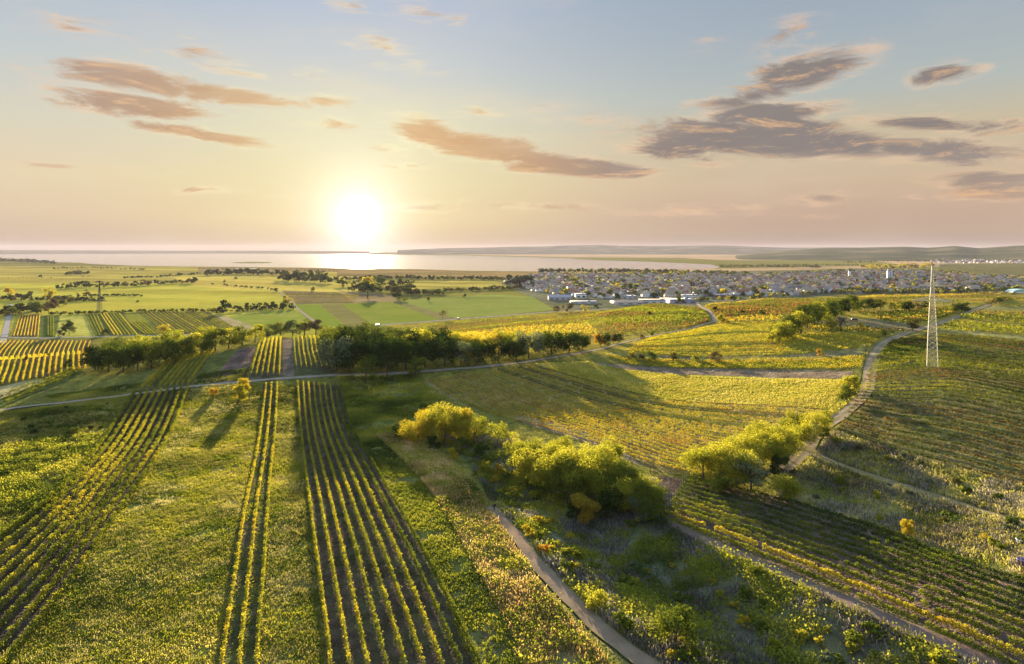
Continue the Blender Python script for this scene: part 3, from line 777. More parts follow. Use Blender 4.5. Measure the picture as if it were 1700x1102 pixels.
# ------------------------------------------------------------------ vine rows
def row_leaves(P, dens, size, h=1.75, w=0.5, seed=0, gap=0.0):
    """P (n,2) world polyline -> leaf vertices (absolute)"""
    r = np.random.default_rng(seed)
    L = np.hypot(*np.diff(P, axis=0).T).sum()
    if L < 1.5: return None
    n = int(L * dens)
    d = np.r_[0, np.cumsum(np.hypot(*np.diff(P, axis=0).T))]
    t = r.uniform(0, L, n)
    # plants about every 1.1 m: lumps, some missing
    k = np.floor(t / 1.15).astype(int); hv = r.uniform(.78, 1.18, k.max() + 2); miss = r.uniform(0, 1, k.max() + 2) < (0.03 + gap)
    keep = ~miss[k]; t = t[keep]; k = k[keep]
    ph = (t / 1.15 - k - .5) * 2
    x = np.interp(t, d, P[:, 0]); y = np.interp(t, d, P[:, 1])
    x2 = np.interp(t + .3, d, P[:, 0]); y2 = np.interp(t + .3, d, P[:, 1]); x1 = np.interp(t - .3, d, P[:, 0]); y1 = np.interp(t - .3, d, P[:, 1])
    T = np.stack([x2 - x1, y2 - y1], 1); T /= np.linalg.norm(T, axis=1)[:, None] + 1e-9
    off = r.normal(size=len(t)) * w * .45 * (1.1 - .35 * np.abs(ph))
    z = .35 + (h * hv[k] * (1 - .18 * ph * ph) - .35) * r.beta(1.5, 1.05, len(t))
    x = x - T[:, 1] * off; y = y + T[:, 0] * off
    c = np.stack([x, y, terrain(x, y) + z], 1)
    return leaf_quads(c, size, r)
POST = None
def post_mesh():
    b = MB(); b.bar((0, 0, -.2), (0, 0, 2.0), .13, w2=.10, n=6); return b.mesh('trellis_post', [M['post']])
VROWS = [0]; FAR_V = {}
def vine_block(U, Lw, n, names, mats, dens=30, size=.26, h=1.75, w=.5, label=None, group=None, far=False, gap=0.0, posts=False, bands=None, smooth_rows=3, seed0=0, ends=.5, row_mats=None):
    """rows interpolated between two boundary traces; label has {} for the ordinal"""
    a = resample(smooth(unproj(*np.array(U, float).T), smooth_rows), 60); b = resample(smooth(unproj(*np.array(Lw, float).T), smooth_rows), 60)
    global POST
    for i in range(n):
        f = i / max(1, n - 1); P = a * (1 - f) + b * f
        L = np.hypot(*np.diff(P, axis=0).T).sum()
        r = random.Random(seed0 * 977 + i)
        P = resample(P, max(6, int(L / 2.5)))
        cut = ends / max(L, 1)
        i0 = int(len(P) * r.uniform(0, cut)); i1 = len(P) - int(len(P) * r.uniform(0, cut)); P = P[i0:i1]
        mk = row_mats[i] if row_mats else mats[int(vn(np.array([i / (bands or 1.0) + seed0 * 3.7]), np.array([.5]), 4)[0] * len(mats) * .999)]
        V = row_leaves(P, dens, size, h, w, seed0 * 1000 + i, gap)
        if V is None or len(V) == 0: continue
        if far:
            FAR_V.setdefault(mk, []).append(V); continue
        o0 = np.array([P[0, 0], P[0, 1], float(terrain(P[0, 0], P[0, 1]))])
        me = mesh_from('vine_row', V - o0, quads_faces(len(V) // 4), M[mk])
        o = link('vine_row', me, None, o0)
        VROWS[0] += 1
        tag(o, label.format(ordinal(i + 1)), 'vine row', group)
        if posts:
            if POST is None: POST = post_mesh()
            for e in (0, -1):
                q = link('trellis_post', POST, o); q.location = Vector((P[e, 0], P[e, 1], float(terrain(P[e, 0], P[e, 1])))) - Vector(o0)

# left foreground block
vine_block([(224, 654), (200, 691), (169, 737), (132, 782), (91, 828), (41, 869), (0, 898), (-80, 950)],
           [(312, 646), (291, 705), (255, 773), (214, 828), (173, 887), (137, 942), (91, 1005), (46, 1062), (0, 1118), (-40, 1170)], 9, 'vine_row', ['vine_yellow', 'vine_green', 'vine_yellow'],
           125, .22, 1.9, .46, "leafy vine row, {} from the left, in the left foreground block", 'vine rows in the left foreground block', posts=True, seed0=1, bands=2.1)
vine_block([(234, 647), (250, 630), (272, 608), (290, 594)], [(312, 640), (326, 620), (340, 600), (354, 584)], 9, 'vine_row', ['vine_yellow', 'vine_yellow', 'vine_green'],
           80, .25, 1.9, .5, "yellow-green vine row, {} from the left, climbing from the cart track to the dark copse", 'vine rows between the cart track and the copse', posts=True, seed0=2, bands=3)
# three rows left of centre
vine_block([(442, 640), (437, 682), (426, 759), (405, 855), (396, 919), (387, 978), (378, 1037), (367, 1115)],
           [(460, 638), (457, 714), (449, 782), (442, 873), (437, 964), (428, 1055), (426, 1115)], 3, 'vine_row', ['vine_yellow'],
           90, .21, 1.75, .36, "thin yellow vine row, {} from the left, of the three beside the grass field", 'three vine rows beside the grass field', posts=True, seed0=3)
# centre block
vine_block([(494, 638), (499, 714), (510, 805), (524, 919), (540, 1033), (549, 1115)],
           [(566, 641), (572, 680), (587, 723), (619, 773), (651, 828), (692, 901), (733, 978), (765, 1046), (798, 1115)], 9, 'vine_row', ['vine_yellow', 'vine_green'],
           90, .21, 1.8, .36, "long narrow vine row, {} from the left, in the central block", 'vine rows in the central block', posts=True, seed0=4, bands=2.5)
# blocks above the cart track
vine_block([(416, 625), (421, 605), (427, 586), (434, 566)], [(463, 623), (464, 600), (465, 580), (466, 563)], 6, 'vine_row', ['vine_yellow'],
           80, .24, 1.9, .45, "bright vine row, {} from the left, in the small block under the tree belt", 'vine rows in the small block under the tree belt', posts=True, seed0=5)
vine_block([(492, 612), (490, 595), (488, 575), (487, 561)], [(560, 612), (551, 592), (543, 575), (536, 560)], 9, 'vine_row', ['vine_green', 'vine_yellow'],
           30, .26, 1.7, .4, "slender vine row, {} from the left, in the shaded block beside the central copse", 'vine rows in the shaded block beside the copse', posts=True, seed0=6, gap=.05)
# orange block far left
vine_block([(-150, 566), (-210, 600), (-330, 650), (-420, 700)], [(150, 567), (143, 585), (139, 600), (142, 614)], 42, 'vine_row', ['vine_gold', 'vine_yellow', 'vine_gold'],
           38, .34, 1.8, .45, "orange-tinged vine row, {} from the left, in the large block at the left edge", 'vine rows in the orange block at the left edge', seed0=7, bands=2.5)
vine_block([(10, 672), (55, 652), (100, 633), (140, 616)], [(0, 662), (45, 643), (80, 634), (125, 613)], 3, 'vine_row', ['vine_green'],
           40, .32, 1.9, .7, "dark green vine row, {} from the front, beside the pale strip at the left edge", 'dark vine rows beside the pale strip', seed0=8)
# valley blocks beyond the road
vine_block([(34, 523), (23, 558)], [(66, 522), (63, 558)], 8, 'v', ['vine_gold', 'vine_brown'], 14, .55, 1.9, .6, "rusty vine row, {} from the left, in the valley block by the village road", 'vine rows in the valley block by the road', seed0=9, bands=2)
vine_block([(80, 524), (80, 558)], [(88, 524), (89, 558)], 3, 'v', ['vine_green'], 14, .55, 1.9, .6, "green vine row, {} from the left, in the narrow valley strip", 'vine rows in the narrow valley strip', seed0=10)
vine_block([(143, 522), (160, 557)], [(160, 521), (175, 556)], 4, 'v', ['vine_green'], 14, .55, 1.9, .6, "green vine row, {} from the left, right of the little valley orchard", 'vine rows right of the valley orchard', seed0=11)
vine_block([(166, 520), (190, 557)], [(198, 521), (228, 557)], 7, 'v', ['vine_green', 'vine_yellow'], 14, .55, 1.9, .6, "olive vine row, {} from the left, in the slanting valley block", 'vine rows in the slanting valley block', seed0=12)
vine_block([(215, 535), (242, 556)], [(236, 533), (264, 556)], 5, 'v', ['vine_green'], 14, .55, 1.9, .6, "short green vine row, {} from the left, in the small valley block", 'short vine rows in the small valley block', seed0=13)
vine_block([(235, 518), (282, 554)], [(334, 518), (396, 548)], 16, 'v', ['vine_brown', 'vine_green'], 12, .55, 1.9, .6, "brownish vine row, {} from the left, in the wide valley block", 'vine rows in the wide valley block', seed0=14, bands=3)
# big middle vineyard
vine_block([(880, 607), (962, 630), (1063, 657), (1130, 669), (1250, 674), (1370, 682)],
           [(712, 632), (745, 655), (806, 684), (915, 713), (1029, 749), (1085, 772), (1150, 786), (1180, 788)], 27, 'v', ['vine_yellow', 'vine_green', 'vine_gold', 'vine_yellow', 'vine_gold', 'vine_brown', 'vine_yellow'], 40, .27, 1.1, .30,
           "curving vine row, {} from the back, in the big middle vineyard above the tree belt", 'vine rows in the big middle vineyard', seed0=15, bands=3.2, gap=.06)
# right foreground
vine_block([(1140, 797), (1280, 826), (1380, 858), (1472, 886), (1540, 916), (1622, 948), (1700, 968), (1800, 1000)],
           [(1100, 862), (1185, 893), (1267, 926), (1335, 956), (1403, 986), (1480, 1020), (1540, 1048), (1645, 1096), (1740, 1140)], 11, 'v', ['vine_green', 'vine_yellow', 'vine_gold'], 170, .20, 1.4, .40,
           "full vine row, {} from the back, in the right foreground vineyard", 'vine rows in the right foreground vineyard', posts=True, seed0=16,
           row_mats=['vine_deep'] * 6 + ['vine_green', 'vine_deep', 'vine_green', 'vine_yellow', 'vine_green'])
# right hillside round the pylon
vine_block([(1478, 568), (1560, 555), (1640, 562), (1790, 578)],
           [(1392, 716), (1460, 743), (1540, 762), (1635, 790), (1790, 832)], 46, 'v', ['vine_green', 'vine_deep', 'vine_green', 'vine_brown', 'vine_deep', 'vine_green'], 44, .30, 1.15, .34,
           "vine row, {} from the top, on the right hillside round the pale pylon", 'vine rows on the right hillside', seed0=17, bands=4.0, gap=.04)
# yellow blocks in the middle right
vine_block([(1000, 589), (1140, 600), (1300, 598), (1434, 594)], [(1045, 606), (1140, 611), (1300, 613), (1430, 611)], 8, 'v', ['vine_yellow', 'vine_gold'], 26, .38, 1.2, .4,
           "bright yellow vine row, {} from the back, just behind the bare brown strip", 'bright yellow vine rows behind the bare strip', seed0=18, bands=3)
vine_block([(1078, 562), (1150, 549), (1200, 539), (1300, 538)], [(1040, 584), (1140, 592), (1200, 591), (1295, 590)], 24, 'v', ['vine_gold', 'vine_green', 'vine_yellow', 'vine_brown', 'vine_gold'], 24, .38, 1.2, .4,
           "golden vine row, {} from the back, in the block left of the hedgerow", 'golden vine rows left of the hedgerow', seed0=19, bands=1.7)
vine_block([(1300, 562), (1380, 553), (1467, 557)], [(1285, 590), (1360, 586), (1445, 577)], 14, 'v', ['vine_green', 'vine_yellow', 'vine_gold'], 24, .38, 1.2, .4,
           "vine row, {} from the back, between the hedgerow and the dirt track bend", 'vine rows between hedgerow and dirt track', seed0=20, bands=3)
# far rows, too many to part
FM = ['vine_yellow', 'vine_green', 'vine_brown', 'vine_gold', 'vine_yellow']
for k, (U, L_, n, b) in enumerate([
    ([(1172, 509), (1260, 500), (1400, 490), (1560, 489), (1650, 484)], [(1190, 529), (1270, 524), (1350, 521), (1420, 508), (1560, 500)], 70, 14),
    ([(926, 522), (1000, 517), (1130, 510), (1165, 516)], [(1000, 556), (1060, 555), (1120, 549), (1178, 534)], 60, 9),
    ([(700, 540), (808, 529), (922, 522)], [(745, 562), (860, 560), (1000, 557)], 44, 9),
    ([(1190, 532), (1270, 526), (1300, 524)], [(1196, 537), (1275, 536), (1290, 536)], 6, 3),
    ([(1420, 520), (1500, 519), (1600, 508)], [(1470, 534), (1520, 538), (1576, 524)], 14, 4),
    ([(1345, 541), (1420, 545), (1500, 549)], [(1340, 549), (1420, 552), (1480, 555)], 5, 3),
    ([(1655, 499), (1700, 495), (1790, 490)], [(1640, 506), (1700, 510), (1790, 513)], 9, 5),
    ([(1615, 519), (1700, 520), (1790, 522)], [(1590, 528), (1700, 538), (1790, 540)], 10, 5),
    ([(1580, 534), (1700, 544), (1790, 546)], [(1558, 547), (1640, 551), (1790, 562)], 8, 5),
    ([(470, 487), (560, 487), (596, 491)], [(492, 503), (560, 503), (588, 502)], 10, 1.2),
    ([(1450, 490), (1600, 489), (1690, 484)], [(1430, 503), (1560, 503), (1640, 500)], 26, 8)]):
    vine_block(U, L_, n, 'v', FM, 3.0, 1.15, 1.8, .9, far=True, seed0=40 + k, bands=b)
parts_ = []; mi_ = []; mats_ = []
for mk, vs in FAR_V.items():
    V = np.concatenate(vs); parts_.append(V); mi_.append(np.full(len(V) // 4, len(mats_))); mats_.append(M[mk])
V = np.concatenate(parts_)
stuff(link('distant_vine_rows', mesh_from('distant_vine_rows', V, quads_faces(len(V) // 4), mats_, np.concatenate(mi_))), 'masses of yellow and green vine rows in the far vineyards before the town', 'vineyard')
print('vine rows', VROWS[0])

# ------------------------------------------------------------------ trees
def crown_mesh(name, mat, seed, n=2600, leaf=.042, lumps=16, wid=.42, z0=.16, flat=1.0, open_=0.0):
    """unit-height crown: leaf clumps gathered on irregular lobes"""
    r = np.random.default_rng(seed)
    C = []; Rr = []
    for i in range(lumps):
        th = r.uniform(0, 2 * math.pi); k = i / lumps
        zz = z0 + (1 - z0) * (.12 + .74 * r.beta(1.5, 1.3))
        prof = math.sin(math.pi * min(.97, max(.12, (zz - z0) / (1 - z0) * .86 + .10))) ** .6
        rad = wid * prof * math.sqrt(r.uniform(.12, 1)) * .78
        C.append((math.cos(th) * rad, math.sin(th) * rad, zz)); Rr.append(r.uniform(.07, .20) * (wid / .42) ** .5)
    C = np.array(C); Rr = np.array(Rr)
    k = r.choice(lumps, n, p=Rr ** 2 / (Rr ** 2).sum())
    d = r.normal(size=(n, 3)); d /= np.linalg.norm(d, axis=1)[:, None]
    rad = Rr[k] * (1 - open_ * 0 + .0) * r.uniform(.35, 1.12, n) ** .45
    c = C[k] + d * rad[:, None] * np.array((1, 1, .72 * flat))
    c += (r.normal(size=(n, 3))) * .020
    ok = c[:, 2] > z0 * .5; c = c[ok]
    nrm = d[ok] * .9 + r.normal(size=(len(c), 3)) * .65
    nrm /= np.linalg.norm(nrm, axis=1)[:, None]
    a = r.normal(size=(len(c), 3)); a -= (a * nrm).sum(1)[:, None] * nrm; a /= np.linalg.norm(a, axis=1)[:, None]
    b = np.cross(nrm, a); s = leaf * r.uniform(.55, 1.5, len(c))
    a *= (s / 2)[:, None]; b *= (s * .4)[:, None]
    V = np.stack([c - a, c + b, c + a, c - b], 1).reshape(-1, 3)
    me = mesh_from(name, V, quads_faces(len(c)), mat)
    return me, C
def trunk_mesh(name, C, seed, z0=.16):
    r = random.Random(seed); b = MB()
    top = Vector((r.uniform(-.03, .03), r.uniform(-.03, .03), .55))
    mid = Vector((r.uniform(-.02, .02), r.uniform(-.02, .02), z0 + .08))
    b.bar((0, 0, -.04), mid, .055, n=7, w2=.042); b.bar(mid, top, .042, n=6, w2=.02)
    for c in list(C)[:7]:
        s = mid.lerp(top, r.uniform(0, .8)); e = Vector(c); b.bar(s, s.lerp(e, .9), .022, n=5, w2=.007)
    return b.mesh(name, [M['bark']])
PROTO = {}
SHAPES = {'round': dict(n=2600, lumps=20, wid=.46, z0=.06), 'broad': dict(n=3400, lumps=28, wid=.60, z0=.02), 'tall': dict(n=2300, lumps=16, wid=.30, z0=.12),
          'open': dict(n=1500, lumps=22, wid=.55, z0=.22, flat=.8, leaf=.036), 'bush': dict(n=1500, lumps=16, wid=.60, z0=.0, leaf=.07), 'ball': dict(n=2600, lumps=26, wid=.52, z0=.04, leaf=.05),
          'big': dict(n=9500, lumps=34, wid=.62, z0=.10, leaf=.026), 'far': dict(n=300, lumps=10, wid=.50, z0=.06, leaf=.14), 'farwide': dict(n=320, lumps=12, wid=.75, z0=.0, leaf=.16), 'fartall': dict(n=240, lumps=9, wid=.24, z0=.05, leaf=.10)}
def proto(shape, mk, var):
    key = (shape, mk, var)
    if key not in PROTO:
        seed = (sum(map(ord, shape)) * 31 + var * 7) % 9973
        p = dict(SHAPES[shape]); me, C = crown_mesh('crown', M[mk], seed, **p)
        tk = ('trunk', shape, var)
        if tk not in PROTO: PROTO[tk] = trunk_mesh('trunk', C, seed, p.get('z0', .1))
        PROTO[key] = (me, PROTO[tk])
    return PROTO[key]
NT_ = [0]
def tree_at(x, y, h, shape, mk, label, cat='tree', group=None, name=None, widen=1.0, var=None):
    v = NT_[0] % 3 if var is None else var
    me, tr = proto(shape, mk, v)
    NT_[0] += 1
    name = name or ('bush' if cat in ('bush', 'shrub') else 'tree')
    e = link(name, None, None, (x, y, float(terrain(x, y)) - .05))
    rr = random.Random(NT_[0] * 13 + 5)
    e.rotation_euler = (0, 0, rr.uniform(0, 6.28)); s = h; e.scale = (s * widen, s * widen, s)
    tag(e, label, cat, group)
    link('crown', me, e); link('trunk', tr, e)
    return e
def tree_px(px, py, hpx, shape, mk, label, cat='tree', group=None, name=None, widen=1.0, var=None):
    w = unproj(px, py)[0]
    z = float(terrain(w[0], w[1])); dep = w[1] * cp - (z - CAM_Z) * sp
    h = hpx / F * dep / (cp if True else 1)
    return tree_at(w[0], w[1], h, shape, mk, label, cat, group, name, widen, var)

# single trees and bushes one can point to: base pixel, height in pixels
SOLO = [
    (403, 655, 32, 'tall', 'crown_gold', 'upper orange-yellow tree at the edge of the cart track', 'tree', 1.1),
    (397, 668, 34, 'round', 'crown_gold', 'lower gold and green tree just below the cart track', 'tree', .85),
    (355, 657, 16, 'ball', 'crown_orange', 'small round orange bush beside the cart track', 'bush', 1.0),
    (967, 870, 56, 'round', 'crown_orange', 'orange and rust tree at the front of the yellow-green tree belt', 'tree', 1.1),
    (1123, 1080, 76, 'ball', 'crown_green', 'large round green bush at the bottom edge right of the footpath', 'bush', 1.0),
    (1036, 1052, 36, 'bush', 'crown_green', 'low green bush left of the large round one', 'bush', 1.0),
    (990, 1010, 30, 'bush', 'crown_acacia', 'yellow-green bush beside the footpath bend', 'bush', 1.2),
    (903, 921, 20, 'bush', 'crown_orange', 'small rusty-red bush right of the footpath', 'bush', 1.0),
    (877, 893, 22, 'bush', 'crown_gold', 'small golden bush right of the walker', 'bush', 1.0),
    (826, 792, 22, 'bush', 'crown_orange', 'reddish sapling in the scrub above the walker', 'bush', .8),
    (808, 790, 26, 'bush', 'crown_acacia', 'pale yellow sapling in the scrub under the tree belt', 'bush', .9),
    (752, 765, 24, 'bush', 'crown_gold', 'golden sapling at the edge of the tan grass', 'bush', .8),
    (1508, 896, 38, 'tall', 'crown_gold', 'slim golden sapling above the right foreground vines', 'tree', .9),
    (1455, 832, 22, 'tall', 'crown_acacia', 'thin yellow-green sapling in the scrub below the grass track', 'tree', 1.0),
    (1460, 870, 20, 'tall', 'crown_acacia', 'thin yellow sapling at the back edge of the right foreground vines', 'tree', 1.0),
    (1397, 810, 22, 'bush', 'crown_green', 'small green bush between scrub and grass track', 'bush', .8),
    (1636, 900, 16, 'bush', 'crown_gold', 'small golden bush in the scrub near the right edge', 'bush', 1.0),
    (1305, 828, 48, 'ball', 'crown_acacia', 'round yellow-green bush at the end of the dirt track', 'bush', 1.0),
    (1366, 728, 22, 'bush', 'crown_green', 'low green bush at the right side of the dirt track', 'bush', 1.0),
    (1411, 652, 32, 'ball', 'crown_acacia', 'upper yellow-green tree left of the dirt track bend', 'tree', 1.0),
    (1406, 670, 34, 'round', 'crown_green', 'lower dark green tree left of the dirt track bend', 'tree', 1.0),
    (1190, 602, 20, 'round', 'crown_brown', 'round brown-green tree on the strip in the yellow vines', 'tree', 1.3),
    (1155, 601, 15, 'bush', 'crown_acacia', 'light yellow bush on the strip in the yellow vines', 'bush', .9),
    (1118, 600, 17, 'round', 'crown_brown', 'purplish-brown tree on the strip in the yellow vines', 'tree', 1.0),
    (1082, 600, 18, 'round', 'crown_green', 'dark green tree on the strip beside the purplish one', 'tree', 1.3),
    (1066, 597, 11, 'bush', 'crown_brown', 'small brown bush left of the dark green tree', 'bush', 1.0),
    (1050, 595, 14, 'tall', 'crown_gold', 'small golden tree at the left end of the strip', 'tree', 1.4),
    (1067, 563, 9, 'round', 'crown_brown', 'small brown tree where the cart track bends up', 'tree', 1.2),
    (1083, 559, 12, 'tall', 'crown_green', 'narrow green tree beside the cart track bend', 'tree', 1.0),
    (1197, 536, 17, 'round', 'crown_acacia', 'round yellow-green tree at the field track corner', 'tree', 1.2),
    (1188, 517, 9, 'far', 'crown_dark', 'small dark bush beside the field track', 'bush', 1.2),
    (1231, 523, 9, 'far', 'crown_dark', 'low dark bush in the golden vineyard', 'bush', 1.3),
    (1265, 524, 11, 'far', 'crown_dark', 'pointed dark bush in the golden vineyard', 'bush', .9),
    (1079, 525, 9, 'far', 'crown_dark', 'lone dark bush in the vineyard before the sheds', 'bush', 1.0),
    (1222, 600, 8, 'bush', 'crown_gold', 'tiny golden bush on the strip in the yellow vines', 'bush', 1.0),
    (1361, 592, 14, 'bush', 'crown_orange', 'orange-red bush at the right part of the strip', 'bush', .9),
    (1437, 592, 22, 'open', 'crown_grey', 'thin grey-brown tree beside the dirt track bend', 'tree', 1.0),
    (1378, 549, 30, 'round', 'crown_acacia', 'yellow-green tree in front of the hedgerow', 'tree', 1.0),
    (1396, 548, 24, 'open', 'crown_brown', 'brownish tree beside the yellow-green one at the hedgerow', 'tree', 1.0),
    (1430, 549, 15, 'round', 'crown_gold', 'small golden tree right of the hedgerow', 'tree', 1.1),
    (1471, 559, 15, 'round', 'crown_acacia', 'small round tree where the dirt track bends', 'tree', 1.2),
    (1515, 549, 22, 'round', 'crown_brown', 'round dark tree with golden side beside the dirt track', 'tree', 1.2),
    (1596, 521, 22, 'ball', 'crown_dark', 'round dark tree right of the pylon', 'tree', 1.25),
    (1658, 503, 11, 'ball', 'crown_green', 'small round tree where tracks cross on the hill', 'tree', 1.2),
    (735, 529, 15, 'open', 'crown_brown', 'thin brown lone tree beside the country road', 'tree', 1.2),
    (923, 519, 13, 'round', 'crown_brown', 'dark round tree at the tip of the green field', 'tree', 1.1),
    (942, 517, 16, 'farwide', 'crown_brown', 'wide brown tree at the country road before the sheds', 'tree', 1.0),
    (971, 517, 11, 'farwide', 'crown_gold', 'golden-green tree before the white sheds', 'tree', 1.0),
    (991, 513, 8, 'far', 'crown_dark', 'small dark tree before the white sheds', 'tree', 1.1),
    (659, 497, 15, 'farwide', 'crown_dark', 'dark rounded tree at the corner of the green fields', 'tree', .9),
    (672, 500, 8, 'far', 'crown_green', 'small bush beside the dark rounded tree', 'bush', 1.1),
    (711, 500, 7, 'far', 'crown_brown', 'tiny tree inside the bright green field', 'tree', 1.0),
    (771, 494, 7, 'far', 'crown_dark', 'small dark tree at the back of the green field', 'tree', 1.0),
    (610, 494, 30, 'fartall', 'crown_dark', 'tall dark tree in the hazy grove below the sun', 'tree', 1.6),
    (614, 480, 22, 'far', 'crown_gold', 'pale golden tree in the hazy grove below the sun', 'tree', 1.2),
    (375, 517, 22, 'far', 'crown_dark', 'tall dark tree in the low hedge across the valley', 'tree', .85),
    (364, 522, 14, 'farwide', 'crown_dark', 'broad dark bush beside the tall one in the valley hedge', 'bush', .9),
    (272, 555, 19, 'ball', 'crown_gold', 'round yellow-green tree beside the valley road', 'tree', 1.1),
    (115, 556, 24, 'ball', 'crown_dark', 'dark orchard tree between the valley vine blocks', 'tree', .9),
    (101, 559, 12, 'bush', 'crown_grey', 'pale grey-green bush beside the dark orchard tree', 'bush', 1.1),
    (113, 541, 10, 'far', 'crown_green', 'small orchard tree behind the dark one', 'tree', 1.1),
    (175, 556, 12, 'bush', 'crown_dark', 'dark bush at the foot of the valley vine rows', 'bush', 1.0),
    (84, 494, 19, 'far', 'crown_gold', 'large yellow-green tree in the valley tree line', 'tree', 1.1),
    (15, 492, 16, 'far', 'crown_gold', 'yellow tree at the left edge of the valley tree line', 'tree', 1.1),
    (47, 494, 12, 'far', 'crown_brown', 'purple-brown tree in the valley tree line', 'tree', 1.1),
    (117, 501, 13, 'far', 'crown_green', 'green tree at the end of the dark valley hedge', 'tree', 1.0),
    (129, 494, 10, 'fartall', 'crown_brown', 'narrow tree right of the valley tree line', 'tree', 1.6),
    (144, 493, 14, 'fartall', 'crown_brown', 'pointed tree right of the valley tree line', 'tree', 1.6),
    (60, 520, 18, 'far', 'crown_dark', 'dark tree behind the rusty vine block', 'tree', 1.1),
    (80, 519, 18, 'far', 'crown_brown', 'reddish-brown tree behind the narrow vine strip', 'tree', 1.1),
    (26, 524, 16, 'far', 'crown_green', 'green tree beside the village road', 'tree', 1.0),
    (11, 524, 14, 'far', 'crown_gold', 'golden tree left of the village road', 'tree', 1.0),
    (321, 471, 12, 'far', 'crown_dark', 'dark tree at the end of the long valley hedge', 'tree', 1.0),
    (67, 461, 6, 'far', 'crown_dark', 'tiny lone tree far out on the left meadow', 'tree', 1.0),
    (391, 464, 5, 'farwide', 'crown_dark', 'small dark clump far out on the meadow', 'bush', 1.0),
    (373, 469, 6, 'fartall', 'crown_dark', 'tiny upright tree far out on the meadow', 'tree', 1.6),
    (353, 473, 4, 'far', 'crown_dark', 'tiny bush on the meadow boundary', 'bush', 1.2),
    (458, 484, 7, 'far', 'crown_dark', 'small dark tree at the top of the farm track', 'tree', 1.1),
    (472, 497, 6, 'far', 'crown_brown', 'small brown tree beside the farm track', 'tree', 1.1),
    (478, 504, 14, 'fartall', 'crown_gold', 'yellow-green tree beside the farm track', 'tree', 2.0),
    (519, 483, 8, 'far', 'crown_brown', 'round tree beside the allotment strips', 'tree', 1.1),
    (228, 502, 4, 'farwide', 'crown_dark', 'low dark thicket lying on the valley meadow', 'bush', 1.2),
    (42, 600, 10, 'far', 'crown_dark', 'small dark tree inside the orange vineyard', 'tree', 1.0),
    (78, 592, 9, 'far', 'crown_dark', 'small tree near the middle of the orange vineyard', 'tree', .8),
    (113, 612, 18, 'round', 'crown_dark', 'dark bush at the foot of the orange vineyard', 'bush', .9),
]
for px, py, hp, shp, mk, lab, cat, wd in SOLO: tree_px(px, py, hp, shp, mk, lab, cat, None, None, wd)

def cluster(L, lab, group):
    """L: (px, py, hpx, shape, mat[, widen]); label {} = ordinal from the left"""
    k_ = {'golden acac': .9, 'tall yellow': .86, 'yellow-gree': .9}.get(lab[:11], 1.0)
    L = sorted([(t[0], t[1], t[2] * k_) + tuple(t[3:]) for t in L], key=lambda t: t[0])
    for i, t in enumerate(L):
        tree_px(t[0], t[1], t[2], t[3], M_(t[4]), lab.format(ordinal(i + 1)), 'tree', group, None, t[5] if len(t) > 5 else 1.0)
M_ = lambda k: 'crown_' + k
cluster([(694, 738, 62, 'big', 'gold'), (716, 726, 56, 'big', 'gold'), (738, 738, 74, 'big', 'acacia'), (762, 734, 66, 'big', 'gold'), (786, 738, 56, 'big', 'acacia'), (826, 742, 50, 'open', 'acacia'), (848, 752, 42, 'open', 'acacia'), (667, 730, 34, 'bush', 'green'), (720, 748, 28, 'bush', 'dark'), (800, 756, 26, 'bush', 'dark'), (765, 752, 30, 'bush', 'green'), (700, 690, 24, 'bush', 'green')],
        "golden acacia, {} from the left, in the tree clump above the tan grass", 'golden acacias above the tan grass')
cluster([(872, 788, 74, 'big', 'acacia'), (893, 806, 86, 'big', 'acacia'), (915, 822, 92, 'big', 'acacia', 1.05), (938, 800, 84, 'big', 'acacia'), (960, 826, 98, 'big', 'acacia', 1.05), (985, 806, 84, 'big', 'acacia'), (942, 842, 78, 'big', 'green'), (1008, 836, 92, 'big', 'acacia'), (1033, 838, 84, 'big', 'green'), (1056, 852, 82, 'big', 'acacia'), (1078, 862, 72, 'big', 'green'), (1060, 866, 54, 'round', 'grey', 1.2), (1010, 782, 66, 'big', 'acacia'), (930, 770, 56, 'big', 'acacia'), (1018, 856, 56, 'bush', 'dark'), (958, 862, 44, 'bush', 'dark', .9)],
        "tall yellow-green tree, {} from the left, in the central tree belt", 'tall trees in the central tree belt')
cluster([(1168, 792, 70, 'big', 'acacia'), (1196, 804, 76, 'big', 'acacia'), (1222, 806, 80, 'big', 'acacia'), (1246, 814, 72, 'round', 'grey', 1.25), (1232, 776, 66, 'big', 'acacia'), (1258, 780, 74, 'big', 'acacia'), (1282, 776, 70, 'big', 'acacia'), (1262, 752, 56, 'big', 'acacia'), (1304, 762, 64, 'big', 'acacia'), (1330, 744, 60, 'big', 'acacia'), (1352, 726, 50, 'big', 'acacia'), (1370, 708, 34, 'round', 'acacia'), (1318, 726, 48, 'big', 'acacia'), (1200, 818, 40, 'bush', 'green'), (1292, 790, 40, 'bush', 'dark')],
        "yellow-green tree, {} from the left, in the clump beside the dirt track", 'yellow-green trees beside the dirt track')
